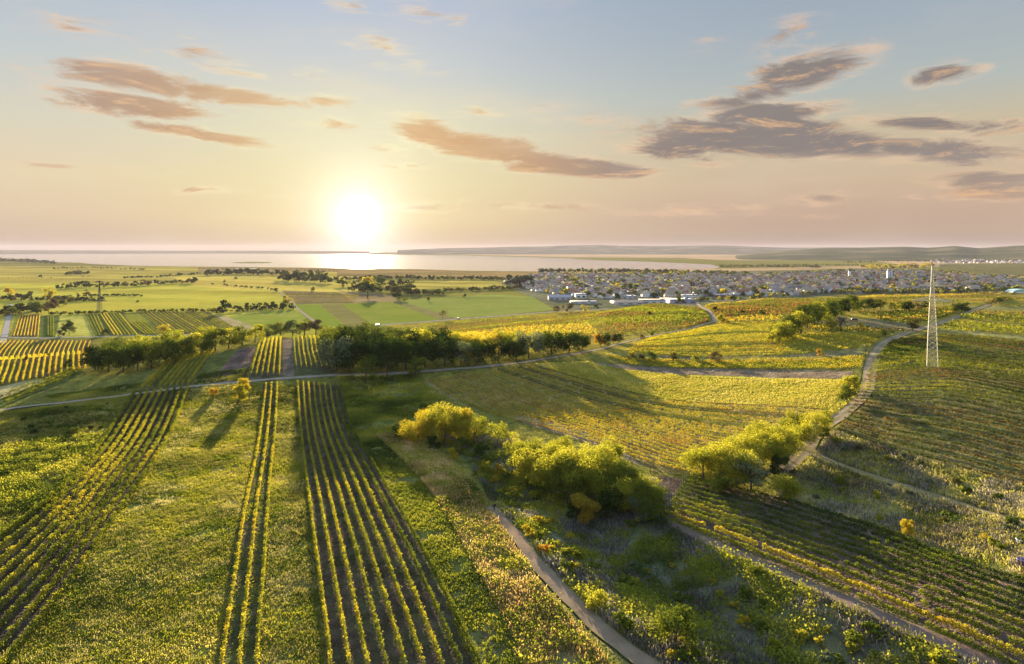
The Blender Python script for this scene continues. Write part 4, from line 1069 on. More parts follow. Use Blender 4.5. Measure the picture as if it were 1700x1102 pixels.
cluster([(158, 614, 46, 'round', 'dark', 1.2), (180, 617, 52, 'broad', 'dark'), (204, 617, 56, 'broad', 'green'), (228, 614, 52, 'broad', 'green'), (252, 610, 50, 'broad', 'green'), (276, 604, 46, 'broad', 'green'), (298, 598, 44, 'broad', 'green'), (318, 592, 42, 'round', 'acacia', 1.2), (338, 587, 42, 'round', 'green', 1.2), (358, 582, 40, 'round', 'green', 1.2), (380, 578, 38, 'round', 'acacia', 1.2), (402, 573, 36, 'round', 'green', 1.2), (424, 568, 32, 'round', 'acacia', 1.2), (446, 563, 30, 'round', 'green', 1.2), (466, 560, 28, 'round', 'green', 1.2), (486, 558, 28, 'round', 'dark', 1.2), (506, 556, 28, 'tall', 'green', 1.4), (524, 556, 30, 'tall', 'brown', 1.4),
         (190, 600, 42, 'broad', 'green'), (236, 596, 42, 'broad', 'acacia'), (290, 584, 40, 'broad', 'acacia'), (340, 572, 34, 'broad', 'acacia')],
        "tree, {} from the left, in the long dark belt behind the left fields", 'trees in the long belt behind the left fields')
cl = []
rr_ = random.Random(5)
for i in range(17):      # front edge of the central copse
    px = 556 + i * 29.5; base = np.interp(px, [550, 660, 780, 840, 900, 960, 1000, 1045], [618, 613, 605, 600, 592, 583, 575, 566])
    hp = np.interp(px, [550, 660, 780, 900, 1000, 1045], [52, 50, 44, 40, 24, 12])
    cl.append((px + rr_.uniform(-6, 6), base, hp * rr_.uniform(.95, 1.25), 'broad', rr_.choice(['dark', 'dark', 'green', 'dark', 'grey'] if px < 880 else ['dark', 'dark', 'grey'])))
for i in range(15):
    px = 560 + i * 28; base = np.interp(px, [550, 700, 860, 990], [598, 592, 584, 574])
    hp = np.interp(px, [550, 700, 800, 900, 990], [52, 44, 34, 34, 22])
    cl.append((px + rr_.uniform(-6, 6), base, hp * rr_.uniform(.95, 1.25), 'broad', 'gold' if 770 < px < 830 else rr_.choice(['green', 'green', 'acacia', 'dark'])))
for i in range(9):
    px = 555 + i * 28; base = np.interp(px, [550, 700, 800], [578, 574, 574]); hp = np.interp(px, [550, 700, 800], [44, 34, 18])
    cl.append((px + rr_.uniform(-6, 6), base, hp * rr_.uniform(.9, 1.1), 'broad', rr_.choice(['green', 'acacia', 'green'])))
cl += [(782, 588, 34, 'broad', 'gold'), (800, 592, 40, 'broad', 'gold'), (776, 606, 26, 'round', 'gold'), (996, 574, 22, 'round', 'orange', 1.1), (1018, 570, 18, 'round', 'brown'), (608, 634, 46, 'open', 'green'), (642, 628, 38, 'open', 'dark'), (690, 624, 34, 'bush', 'green')]
cluster(cl, "tree, {} from the left, in the dense central copse behind the cart track", 'trees in the dense central copse')
HR = [(1282, 570, 18, 'bush', 'acacia'), (1290, 566, 24, 'round', 'acacia', 1.2), (1302, 564, 30, 'round', 'acacia', 1.2), (1316, 556, 30, 'round', 'green', 1.2), (1330, 552, 32, 'round', 'acacia', 1.2), (1340, 544, 34, 'round', 'green', 1.2), (1352, 540, 34, 'round', 'green', 1.2), (1364, 537, 32, 'round', 'acacia', 1.2), (1374, 532, 30, 'round', 'green', 1.2), (1386, 527, 26, 'round', 'green', 1.2), (1398, 522, 24, 'round', 'dark', 1.2), (1410, 518, 26, 'round', 'green', 1.2), (1424, 516, 14, 'round', 'dark', 1.3), (1436, 515, 16, 'round', 'green', 1.3), (1450, 515, 18, 'round', 'dark', 1.3), (1462, 514, 16, 'round', 'green', 1.3), (1486, 516, 13, 'round', 'acacia', 1.4), (1498, 516, 15, 'round', 'green', 1.4), (1509, 517, 15, 'round', 'dark', 1.4), (1524, 516, 12, 'round', 'brown', 1.2), (1536, 512, 10, 'round', 'dark', 1.4)]
HR = [(a[0], a[1], a[2] * 1.2) + a[3:] for a in HR] + [(1294, 560, 26, 'broad', 'green'), (1310, 553, 30, 'broad', 'acacia'), (1324, 547, 32, 'broad', 'green'), (1345, 536, 30, 'broad', 'dark'), (1369, 530, 28, 'broad', 'green'), (1392, 521, 24, 'broad', 'dark'), (1417, 515, 18, 'broad', 'green')]
cluster(HR,
        "tree, {} from the left, in the slanting hedgerow left of the pylon", 'trees in the slanting hedgerow')

# ------------------------------------------------------------------ grass, weeds and scrub
def scatter(polys, n_try, rmin, rmax, patch, thr, seed, falloff=260.0, amax=46, keep_off=True, excl=()):
    r = np.random.default_rng(seed)
    az = R(1.0) * r.uniform(-amax, amax, n_try); rad = np.sqrt(r.uniform(rmin ** 2, rmax ** 2, n_try))
    x = rad * np.sin(az); y = rad * np.cos(az)
    p = np.minimum(1.0, (falloff / rad) ** 1.5)
    k = r.uniform(0, 1, n_try) < p * ss(thr - .16, thr + .16, fbm(x, y, patch, 3, seed, .6))
    x = x[k]; y = y[k]
    z = terrain(x, y); px, py = project(x, y, z)
    k = np.zeros(x.shape, bool)
    for q in polys: k |= pip(px, py, q)
    for q in excl: k &= ~pip(px, py, q)
    x = x[k]; y = y[k]
    if keep_off:
        k = np.ones(x.shape, bool)
        for nm, P, w, mk in TRW: k &= dist_poly(x, y, P) > w * .5 + .1
        x = x[k]; y = y[k]
    return x, y
def tufts(name, pts, m, mk, label, cat, h=.5, spread=.22, size=.2, seed=1, blade=False):
    x, y = pts; r = np.random.default_rng(seed); n = len(x)
    if n == 0: return
    big = .55 + .9 * r.uniform(0, 1, n) ** 2
    X = np.repeat(x, m); Y = np.repeat(y, m); B = np.repeat(big, m)
    X = X + r.normal(size=n * m) * spread * B; Y = Y + r.normal(size=n * m) * spread * B
    Z0 = terrain(X, Y)
    if blade:
        th = r.uniform(0, 2 * math.pi, n * m); hh = h * B * r.uniform(.6, 1.2, n * m); ww = size * r.uniform(.5, 1.2, n * m)
        a = np.stack([np.cos(th) * ww, np.sin(th) * ww, np.zeros(n * m)], 1)
        le = r.normal(size=(n * m, 2)) * .28 * hh[:, None]
        base = np.stack([X, Y, Z0 - .03], 1); top = base + np.stack([le[:, 0], le[:, 1], hh], 1)
        V = np.stack([base - a * .35, base + a * .35, top + a * .6, top - a * .6], 1).reshape(-1, 3)
    else:
        c = np.stack([X, Y, Z0 + h * B * r.uniform(.02, 1, n * m)], 1)
        V = leaf_quads(c, size * B, r)
    o = link(name, mesh_from(name, V, quads_faces(n * m), M[mk]))
    print(name, n * m)
    return stuff(o, label, cat)
P_ = lambda i: np.array(REG[i][0], float)
FIELD = [(300, 641), (436, 636), (426, 740), (400, 840), (350, 1160), (-100, 1160), (46, 1060), (137, 942), (214, 828), (278, 723)]
SCRUBL = [(-500, 700), (0, 684), (117, 670), (222, 652), (169, 737), (91, 828), (0, 896), (-400, 1160)]
STRIP = [(462, 640), (492, 640), (510, 805), (524, 919), (545, 1130), (430, 1130), (444, 873)]
GREENST = [(570, 700), (600, 716), (640, 728), (690, 780), (757, 880), (800, 960), (850, 1050), (900, 1160), (800, 1160), (735, 978), (660, 828)]
TAN = [(625, 722), (650, 722), (700, 735), (750, 765), (780, 800), (812, 842), (846, 900), (905, 985), (985, 1075), (1060, 1160), (890, 1160), (850, 1050), (800, 960), (757, 880), (720, 820), (670, 765)]
TANTOP = [(632, 728), (672, 726), (724, 750), (762, 785), (790, 830), (800, 870), (745, 815), (695, 770)]
GULLY = [(780, 760), (700, 725), (760, 700), (860, 740), (1000, 780), (1092, 800), (1110, 866), (1267, 938), (1403, 998), (1540, 1062), (1700, 1135), (1500, 1200), (1120, 1200), (1060, 1086), (1000, 1040), (920, 955), (860, 880), (816, 836)]
GREYP = [(880, 850), (1000, 850), (1100, 900), (1200, 960), (1300, 1040), (1150, 1040), (1060, 1010), (960, 930)]
SHADEM = [(560, 624), (700, 622), (705, 640), (748, 664), (690, 690), (670, 725), (610, 722), (585, 720)]
SCRUBR = [(1360, 748), (1385, 718), (1540, 768), (1700, 808), (1900, 870), (1900, 1030), (1700, 962), (1540, 912), (1380, 852), (1290, 824), (1300, 790)]
MEADOW = [(890, 604), (975, 600), (1040, 614), (1130, 623), (1260, 628), (1425, 630), (1415, 665), (1370, 700), (1380, 680), (1250, 672), (1130, 668), (1063, 656), (962, 629)]
LFT = [(95, 668), (218, 652), (300, 600), (260, 604), (150, 622), (70, 655)]
LFT2 = [(318, 640), (408, 630), (425, 575), (356, 583)]
tufts('green_weeds', scatter([FIELD, SCRUBL, STRIP, SHADEM], 420000, 85, 330, 8, .46, 101), 8, 'weed_green', 'leafy green and yellow weeds over the left and middle grass strips', 'weeds', .32, .32, .19, 1)
tufts('dry_grass', scatter([FIELD, STRIP, SCRUBL, LFT, LFT2], 420000, 85, 330, 6, .42, 102), 8, 'weed_dry', 'pale dry grass between the left vine blocks', 'grass', .42, .3, .07, 2, True)
tufts('short_green_grass', scatter([GREENST, SHADEM, FIELD, STRIP, SCRUBL, LFT, LFT2], 620000, 85, 340, 5, .36, 103), 6, 'weed_olive', 'short fresh grass in the fields by the vines', 'grass', .4, .22, .12, 3, True)
tufts('tan_grass', scatter([TAN], 300000, 85, 300, 8, .36, 104, amax=20), 7, 'weed_tan', 'tan dried grass along the left side of the footpath', 'grass', .8, .22, .11, 4, True)
tufts('tan_grass_top', scatter([TANTOP], 260000, 110, 260, 30, .1, 105, amax=16), 9, 'straw', 'pale straw patch above the footpath', 'grass', .6, .2, .12, 5, True)
tufts('brush_weeds', scatter([GULLY, TAN, SCRUBL], 480000, 80, 260, 4.5, .50, 106), 9, 'weed_green', 'yellow-green brushwood and weeds in the gully right of the footpath', 'weeds', 1.0, .42, .30, 6)
tufts('grey_scrub', scatter([GREYP, GULLY, SCRUBR], 380000, 80, 300, 7, .52, 107), 6, 'weed_grey', 'grey withered goldenrod scrub in the gully and on the waste ground', 'scrub', .9, .3, .12, 7, True)
tufts('waste_ground_weeds', scatter([SCRUBR], 260000, 95, 270, 5, .47, 108), 8, 'weed_green', 'yellow-green weeds on the waste ground right of the dirt track', 'weeds', .8, .4, .28, 8)
tufts('waste_ground_grass', scatter([SCRUBR], 260000, 95, 270, 9, .42, 109), 6, 'weed_dry', 'dry grass on the waste ground right of the dirt track', 'grass', .8, .25, .11, 9, True)
tufts('meadow_grass', scatter([MEADOW], 420000, 180, 420, 12, .3, 110, falloff=500), 5, 'meadow', 'mown yellow grass of the sunny meadow left of the dirt track', 'grass', .30, .3, .22, 10, True)
tufts('meadow_green', scatter([MEADOW], 300000, 180, 420, 14, .5, 111, falloff=500), 5, 'meadow_green', 'greener growth in the sunny meadow', 'grass', .28, .3, .22, 11, True)
VFL = [P_(i) for i, q in enumerate(REG) if q[0][0] in ((436, 636),)]
tufts('vineyard_grass', scatter(VFL, 400000, 85, 330, 7, .50, 112), 4, 'weed_green', 'grass growing between the foreground vine rows', 'grass', .22, .25, .12, 12, True)

# low shrubs dotted over the gully, waste ground and left scrub
def shrubs(poly, n, mats, hr, lab, group, seed):
    r = random.Random(seed); poly = np.array(poly, float); x0, y0 = poly.min(0); x1, y1 = poly.max(0); k = 0; pts = []
    while len(pts) < n and k < 5000:
        k += 1; px = r.uniform(max(x0, -60), min(x1, 1760)); py = r.uniform(y0, min(y1, 1120))
        if not pip(np.array([px]), np.array([py]), poly)[0]: continue
        w = unproj(px, py)[0]
        if any(dist_poly(np.array([w[0]]), np.array([w[1]]), P)[0] < wd * .5 + 1.2 for _, P, wd, _ in TRW): continue
        pts.append((px, w))
    pts.sort(key=lambda t: t[0])
    for i, (px, w) in enumerate(pts):
        tree_at(w[0], w[1], r.uniform(*hr), 'shrub', r.choice(mats), lab.format(ordinal(i + 1)), 'shrub', group, 'shrub', r.uniform(.9, 1.4))
SHAPES['shrub'] = dict(n=420, lumps=12, wid=.62, z0=.0, leaf=.15)
shrubs(GULLY, 75, ['crown_green', 'crown_acacia', 'crown_green', 'crown_gold', 'crown_grey'], (.9, 2.3), 'small leafy shrub, {} from the left, in the gully scrub', 'small shrubs in the gully', 3)
shrubs([(770, 770), (850, 760), (960, 860), (1000, 960), (940, 950), (840, 850)], 34, ['crown_acacia', 'crown_green', 'crown_gold'], (1.2, 2.6), 'yellow-green shrub, {} from the left, on the slope above the footpath', 'yellow-green shrubs above the footpath', 5)
shrubs(SCRUBR, 44, ['crown_green', 'crown_acacia', 'crown_brown', 'crown_grey'], (.8, 2.2), 'small shrub, {} from the left, on the waste ground by the grass track', 'small shrubs on the waste ground', 4)
shrubs([(0, 690), (215, 660), (150, 740), (60, 800), (-40, 860)], 26, ['crown_green', 'crown_dark', 'crown_acacia'], (.8, 2.0), 'small shrub, {} from the left, in the scrub left of the left vine block', 'small shrubs in the left scrub', 6)

# ------------------------------------------------------------------ far hedges, woods and tree lines
FARN = [0]
def hedge_px(P, n, h, mats, shapes=('farwide', 'far'), jit=0.6, lab=None, group=None, seed=0, stuff_=False):
    r = random.Random(seed); P = resample(np.array(P, float), max(2, n)); out = []
    for i, (px, py) in enumerate(P):
        out.append((px + r.uniform(-3, 3), py + r.uniform(-jit, jit), h * r.uniform(.65, 1.3), r.choice(shapes), r.choice(mats), r.uniform(.9, 1.5)))
    return out
FARTREES = []      # (x, y, h, shape, mat) for the one object of uncountable far trees
def far_bulk(P, n, h, mats, shapes=('farwide', 'far'), jit=.6, seed=0):
    for t in hedge_px(P, n, h, mats, shapes, jit, seed=seed):
        w = unproj(t[0], t[1])[0]; dep = w[1] * cp - (PLAIN - CAM_Z) * sp
        FARTREES.append((w[0], w[1], t[2] / F * dep, t[3], t[4], t[5]))
cluster([(a, b, c, d, e, f) for a, b, c, d, e, f in hedge_px([(100, 481), (123, 477), (168, 476.5), (212, 476), (256, 473), (291, 471), (318, 471)], 26, 8.5, ['dark', 'dark', 'brown'], seed=1)],
        "tree, {} from the left, in the dark hedge across the left plain", 'trees in the dark hedge on the left plain')
cluster(hedge_px([(0, 497), (60, 499), (112, 500)], 14, 10, ['dark', 'brown', 'dark'], seed=2) + hedge_px([(120, 500), (165, 499)], 6, 7, ['dark'], seed=3), "tree, {} from the left, in the shaded tree line at the left edge", 'trees in the shaded line at the left edge')
cluster(hedge_px([(0, 524), (30, 520), (70, 514), (108, 507)], 14, 14, ['dark', 'dark', 'brown', 'green'], shapes=('far',), seed=4), "tree, {} from the left, in the grove behind the village road", 'trees in the grove behind the village road')
cluster(hedge_px([(395, 516), (440, 514), (488, 512)], 13, 9, ['dark', 'dark', 'brown'], seed=5) + [(412, 514, 13, 'far', 'dark'), (455, 513, 14, 'far', 'dark'), (470, 512, 15, 'far', 'dark')], "tree, {} from the left, in the hedge above the shaded green field", 'trees in the hedge above the shaded field')
cluster(hedge_px([(340, 457), (380, 456), (430, 456), (470, 457)], 22, 9, ['dark'], seed=6), "tree, {} from the left, in the hazy wood before the lake", 'trees in the hazy wood before the lake')
cluster(hedge_px([(472, 466), (500, 468), (540, 470)], 8, 15, ['dark'], seed=7) + hedge_px([(478, 460), (540, 462)], 8, 11, ['dark'], seed=8), "tree, {} from the left, in the misty grove near the sun glint", 'trees in the misty grove near the glint')
cluster(hedge_px([(585, 484), (620, 484), (650, 486), (690, 488)], 14, 14, ['dark', 'green', 'brown'], seed=9) + hedge_px([(570, 476), (620, 474), (680, 480)], 9, 14, ['dark', 'green'], seed=10), "tree, {} from the left, in the misty grove below the sun", 'trees in the misty grove below the sun')
far_bulk([(85, 523), (150, 521), (232, 518), (320, 517), (370, 517)], 70, 5, ['dark', 'dark', 'green'], seed=11)
far_bulk([(150, 492), (190, 491), (232, 492)], 26, 4, ['dark'], seed=12)
far_bulk([(120, 500), (170, 499)], 14, 4, ['dark'], seed=13)
far_bulk([(210, 462), (262, 460), (330, 455)], 40, 3.5, ['dark'], seed=14)
far_bulk([(370, 474), (410, 477), (455, 481)], 26, 3, ['dark'], seed=15)
far_bulk([(110, 456), (145, 455)], 12, 5, ['dark', 'brown'], seed=16)
far_bulk([(90, 446), (150, 445), (240, 448)], 30, 2.6, ['dark', 'brown'], seed=17)
far_bulk([(0, 434), (40, 435), (90, 438)], 30, 5, ['dark'], seed=18)
far_bulk([(0, 462), (60, 461.5), (155, 459)], 30, 1.2, ['dark'], seed=19)
far_bulk([(540, 466), (640, 463), (760, 464), (870, 466)], 90, 6, ['dark', 'green'], seed=20)
far_bulk([(680, 488), (735, 488)], 26, 7, ['dark', 'green'], seed=21)
far_bulk([(735, 484), (800, 482), (850, 480), (885, 478)], 44, 6, ['dark', 'green', 'brown'], seed=22)
far_bulk([(850, 472), (880, 471)], 10, 13, ['dark'], seed=23)
far_bulk([(895, 452), (960, 452), (1060, 452), (1130, 454), (1240, 456)], 110, 6, ['dark', 'green', 'dark'], seed=24)
far_bulk([(960, 458), (1060, 458), (1130, 459)], 60, 6, ['green', 'dark', 'gold', 'acacia'], seed=25)
far_bulk([(1080, 456), (1200, 459), (1300, 458), (1420, 452)], 90, 6, ['green', 'dark', 'acacia'], seed=26)
far_bulk([(1195, 443), (1280, 443), (1360, 444)], 70, 3.5, ['green', 'brown', 'dark'], seed=27)
far_bulk([(1290, 440), (1380, 440), (1440, 441)], 50, 1.8, ['dark', 'brown'], seed=28)
far_bulk([(1430, 444), (1490, 444), (1550, 442)], 90, 4.5, ['gold', 'brown', 'gold', 'acacia'], jit=2.6, seed=29)
far_bulk([(1400, 436), (1480, 434), (1560, 434)], 50, 2.4, ['dark', 'brown'], seed=30)
far_bulk([(1480, 450), (1560, 452), (1620, 458), (1700, 462)], 60, 4, ['green', 'dark', 'acacia'], jit=2, seed=31)
far_bulk([(1380, 486), (1470, 487), (1560, 486), (1700, 482)], 80, 7, ['green', 'acacia', 'dark'], jit=1.2, seed=32)
far_bulk([(1560, 430), (1640, 428), (1760, 426)], 120, 2.4, ['dark', 'green'], jit=4, seed=33)
far_bulk([(330, 447), (480, 449), (560, 450)], 50, 1.6, ['dark'], seed=34)
far_bulk([(320, 517), (400, 517), (490, 512)], 30, 3, ['dark'], seed=35)

# ------------------------------------------------------------------ the town
TOWN = [(838, 468), (900, 456), (985, 458), (1130, 457), (1250, 458), (1400, 452), (1480, 450), (1560, 455), (1640, 462), (1760, 464), (1760, 476), (1700, 478), (1560, 484), (1390, 486), (1250, 496), (1190, 500), (1100, 500), (1040, 496), (980, 496), (930, 492), (885, 484)]
ROOF = [plain_mat('roof_red_brown', (.27, .12, .08)), plain_mat('roof_grey', (.24, .205, .19)), plain_mat('roof_dark', (.12, .11, .12)), plain_mat('roof_tan', (.34, .25, .19))]
WALL = [plain_mat('wall_white', (.66, .65, .64)), plain_mat('wall_cream', (.62, .56, .44)), plain_mat('wall_grey', (.45, .45, .46))]
GLASS = plain_mat('window_glass', (.05, .06, .08), 0.2)
PRO_H = []
def house_mesh(k):
    r = random.Random(k * 5 + 1); w = r.uniform(8, 12); d = r.uniform(10, 17); h = r.choice([3.2, 5.6, 6.0, 3.4]); rh = w * r.uniform(.34, .5)
    b = MB(); b.box((0, 0, h / 2 - .3), (w, d, h + .6))
    # gable ends
    for s in (-1, 1):
        y = s * d / 2; b.quad((-w / 2, y, h), (w / 2, y, h), (.02, y, h + rh - .1), (-.02, y, h + rh - .1))
    if k % 2: b.box((w / 2 + 2.0, -d * .15, 1.2), (4.0, 5.5, 3.0))
    wall = b.mesh('wall', [WALL[k % 3 if k % 4 else 0]])
    b = MB(); o = .45; e = h - .25
    for s in (-1, 1):
        p = [(s * (w / 2 + o), -d / 2 - o, e), (s * (w / 2 + o), d / 2 + o, e), (0, d / 2 + o, h + rh), (0, -d / 2 - o, h + rh)]
        b.quad(*p); q = [(x, y, z + .22) for x, y, z in p]; b.quad(*q)
        b.quad(p[0], p[1], q[1], q[0]); b.quad(p[0], p[3], q[3], q[0]); b.quad(p[1], p[2], q[2], q[1])
    b.box((w * .18, d * .2, h + rh * .8), (.8, .8, rh * .9))
    if k % 2: b.box((w / 2 + 2.0, -d * .15, 2.8), (4.5, 6.0, .25))
    roof = b.mesh('roof', [ROOF[k % 4]])
    b = MB()
    for s in (-1, 1):
        for j in (-.28, 0, .28):
            for z in ([1.5, 4.2] if h > 5 else [1.5]): b.box((s * (w / 2 + .02), j * d, z), (.08, 1.1, 1.2))
        for j in (-.25, .25):
            for z in ([1.5, 4.2] if h > 5 else [1.5]): b.box((j * w, s * (d / 2 + .02), z), (1.1, .08, 1.2))
    return wall, roof, b.mesh('windows', [GLASS])
for k in range(12): PRO_H.append(house_mesh(k))
rt = random.Random(99)
cand = []
th = R(24); c_, s_ = math.cos(th), math.sin(th)
gx = np.arange(-400, 3400, 21.0); gy = np.arange(1300, 4600, 30.0)
GX, GY = np.meshgrid(gx, gy); GX = GX.ravel() + rng.uniform(-4, 4, GX.size); GY = GY.ravel() + rng.uniform(-5, 5, GY.size)
HX = GX * c_ + (GY - 1300) * s_ * .6 - 300; HY = GY + GX * .18
hz = terrain(HX, HY); hpx, hpy = project(HX, HY, hz)
ok = pip(hpx, hpy, TOWN) & (rng.uniform(0, 1, HX.size) < .62)
idx = np.nonzero(ok)[0]
idx = idx[np.argsort(HX[idx] ** 2 + HY[idx] ** 2)]
print('houses', len(idx))
KINDN = ['red-brown', 'grey', 'dark', 'tan']
bulk_v = []; bulk_f = []; bulk_m = []; nv = 0
hcount = 0
near_h = []
for n_, i in enumerate(idx):
    x, y = HX[i], HY[i]; k = rt.randrange(12); rot = rt.choice([0, 0, math.pi / 2]) + th + rt.uniform(-.12, .12); sc_ = rt.uniform(1.0, 1.45)
    if n_ < 270: near_h.append((x, y, k, rot, sc_, hpx[i])); continue
    ca, sa = math.cos(rot) * sc_, math.sin(rot) * sc_
    for me, mi in ((PRO_H[k][0], 0), (PRO_H[k][1], 1)):
        co = np.empty(len(me.vertices) * 3, np.float32); me.vertices.foreach_get('co', co); co = co.reshape(-1, 3)
        f = np.empty(len(me.loops), np.int32); me.loops.foreach_get('vertex_index', f); f = f.reshape(-1, 4)
        v = np.stack([co[:, 0] * ca - co[:, 1] * sa + x, co[:, 0] * sa + co[:, 1] * ca + y, co[:, 2] * sc_ + hz[i]], 1)
        bulk_v.append(v); bulk_f.append(f + nv); nv += len(v); bulk_m.append(np.full(len(f), (k % 3 if k % 4 else 0) if mi == 0 else 3 + k % 4))
near_h.sort(key=lambda t: t[5])
for n_, (x, y, k, rot, sc_, _) in enumerate(near_h):
    e = link('house', None, None, (x, y, float(terrain(x, y)))); e.rotation_euler = (0, 0, rot); e.scale = (sc_,) * 3
    wc = ['white', 'cream', 'grey'][k % 3 if k % 4 else 0]
    tag(e, "%s house with %s roof, %s from left in near town" % (wc, KINDN[k % 4], ordinal(n_ + 1)), 'house', 'houses in the near part of the town')
    link('wall', PRO_H[k][0], e); link('roof', PRO_H[k][1], e)
    if n_ % 1 == 0: link('windows', PRO_H[k][2], e)
# a second, more distant town under the hills
for n_ in range(420):
    px = rt.uniform(1545, 1760); py = rt.uniform(424.5, 437)
    w = unproj(px, py)[0]; k = rt.randrange(12); rot = rt.uniform(0, 3.14); sc_ = rt.uniform(1.0, 2.0); x, y = w; z_ = float(terrain(x, y))
    ca, sa = math.cos(rot) * sc_, math.sin(rot) * sc_
    for me, mi in ((PRO_H[k][0], 0), (PRO_H[k][1], 1)):
        co = np.empty(len(me.vertices) * 3, np.float32); me.vertices.foreach_get('co', co); co = co.reshape(-1, 3)
        f = np.empty(len(me.loops), np.int32); me.loops.foreach_get('vertex_index', f); f = f.reshape(-1, 4)
        v = np.stack([co[:, 0] * ca - co[:, 1] * sa + x, co[:, 0] * sa + co[:, 1] * ca + y, co[:, 2] * sc_ + z_], 1)
        bulk_v.append(v); bulk_f.append(f + nv); nv += len(v); bulk_m.append(np.full(len(f), 0 if mi == 0 else 3 + k % 4))
stuff(link('distant_houses', mesh_from('distant_houses', np.concatenate(bulk_v), np.concatenate(bulk_f), WALL + ROOF, np.concatenate(bulk_m))),
      'hundreds of small houses in the back of the town and under the hills', 'houses')

def big_building(px, py, wpx, hpx, dpt, wallm, roofm, label, rot=0.0, kind='flat', cat='industrial hall', nwin=8, winh=.35):
    nwin = max(2, nwin // 2); winh *= .8
    w = unproj(px, py)[0]; z = float(terrain(w[0], w[1])); dep = w[1] * cp - (z - CAM_Z) * sp
    W_ = wpx / F * dep; H_ = hpx / F * dep; D_ = dpt
    e = link('warehouse' if cat != 'church' else 'church', None, None, (w[0], w[1] + D_ / 2, z)); e.rotation_euler = (0, 0, rot)
    tag(e, label, cat)
    H_ *= .82
    b = MB(); b.box((0, 0, H_ / 2 - .5), (W_, D_, H_ + 1.0))
    rf = MB()
    if kind == 'flat':
        rf.box((0, 0, H_ + .3), (W_ + 1.2, D_ + 1.2, .6)); rf.box((W_ * .2, 0, H_ + 1.1), (W_ * .12, D_ * .2, 1.4))
    else:
        rh = H_ * .45
        for s in (-1, 1):
            b.quad((s * W_ / 2, -D_ / 2, H_), (s * W_ / 2, D_ / 2, H_), (s * W_ / 2, .02, H_ + rh), (s * W_ / 2, -.02, H_ + rh))
            p = [(-W_ / 2 - 1, s * (D_ / 2 + 1), H_ - .3), (W_ / 2 + 1, s * (D_ / 2 + 1), H_ - .3), (W_ / 2 + 1, 0, H_ + rh + .3), (-W_ / 2 - 1, 0, H_ + rh + .3)]
            q = [(x, y, zz + .3) for x, y, zz in p]; rf.quad(*p); rf.quad(*q); rf.quad(p[0], p[1], q[1], q[0]); rf.quad(p[1], p[2], q[2], q[1]); rf.quad(p[0], p[3], q[3], q[0])
    link('wall', b.mesh('wall', [wallm]), e); link('roof', rf.mesh('roof', [roofm]), e)
    for i in range(nwin):
        x = -W_ / 2 + W_ * (i + .5) / nwin; m_ = MB(); m_.box((x, -D_ / 2 - .03, H_ * .5), (W_ / nwin * .5, .1, H_ * winh)); link('window', m_.mesh('window', [GLASS]), e)
    return e
RW = plain_mat('roof_white_metal', (.30, .30, .33), .6); PK = plain_mat('wall_lavender', (.52, .42, .52)); DW = plain_mat('wall_dark', (.16, .12, .11))
big_building(930, 499, 37, 7, 40, WALL[2], RW, 'long grey factory hall behind the tip of the green field', 0, 'gable', nwin=9)
big_building(965, 496, 17, 9, 30, WALL[0], RW, 'white hall with three dark gates beside the grey factory', 0, 'flat', nwin=4, winh=.5)
big_building(970, 504, 44, 3.5, 25, WALL[0], RW, 'low white shed in front of the factory halls', 0, 'flat', nwin=6)
big_building(1045, 506, 46, 5, 60, WALL[0], ROOF[2], 'long white hall with dark roof by the road to the town', .05, 'gable', nwin=7)
big_building(1092, 504, 50, 6, 40, WALL[0], ROOF[1], 'wide white supermarket hall with grey roof', 0, 'flat', cat='shop hall', nwin=8)
big_building(1046, 496, 26, 5, 30, WALL[2], RW, 'pale flat-roofed hall behind the long white one', 0, 'flat', nwin=6)
big_building(1112, 501, 18, 5, 40, PK, ROOF[1], 'lavender-coloured hall beside the supermarket', 0, 'flat', cat='shop hall', nwin=3)
big_building(1137, 504, 40, 6, 30, PK, RW, 'lavender shop hall with white roof edge', 0, 'flat', cat='shop hall', nwin=6)
big_building(1148, 497, 26, 8, 25, WALL[0], RW, 'tall white hall with blue-grey roof', 0, 'flat', nwin=4)
big_building(1206, 494, 30, 5, 40, DW, RW, 'dark hall with pale flat roof at the town edge', 0, 'flat', nwin=5)
big_building(1290, 487, 16, 8, 20, WALL[0], ROOF[1], 'white gabled barn at the edge of the golden vineyard', .2, 'gable', cat='barn', nwin=3)
big_building(1322, 487, 26, 6, 22, WALL[1], RW, 'cream flat-roofed winery hall behind the dark hedge', 0, 'flat', cat='winery', nwin=5)
big_building(1340, 489, 27, 4.5, 15, DW, ROOF[2], 'low dark shed in front of the cream winery', 0, 'flat', cat='shed', nwin=4)
big_building(1421, 487, 20, 4, 16, WALL[0], ROOF[0], 'long white house with red-brown roof at the vineyard edge', 0, 'gable', cat='house', nwin=5)
big_building(1585, 484, 12, 7, 14, WALL[0], ROOF[0], 'white gabled house beside the pylon top', .4, 'gable', cat='house', nwin=2)
big_building(1619, 484, 17, 9, 18, WALL[1], ROOF[3], 'large cream villa near the right edge of the town', .1, 'gable', cat='villa', nwin=4)

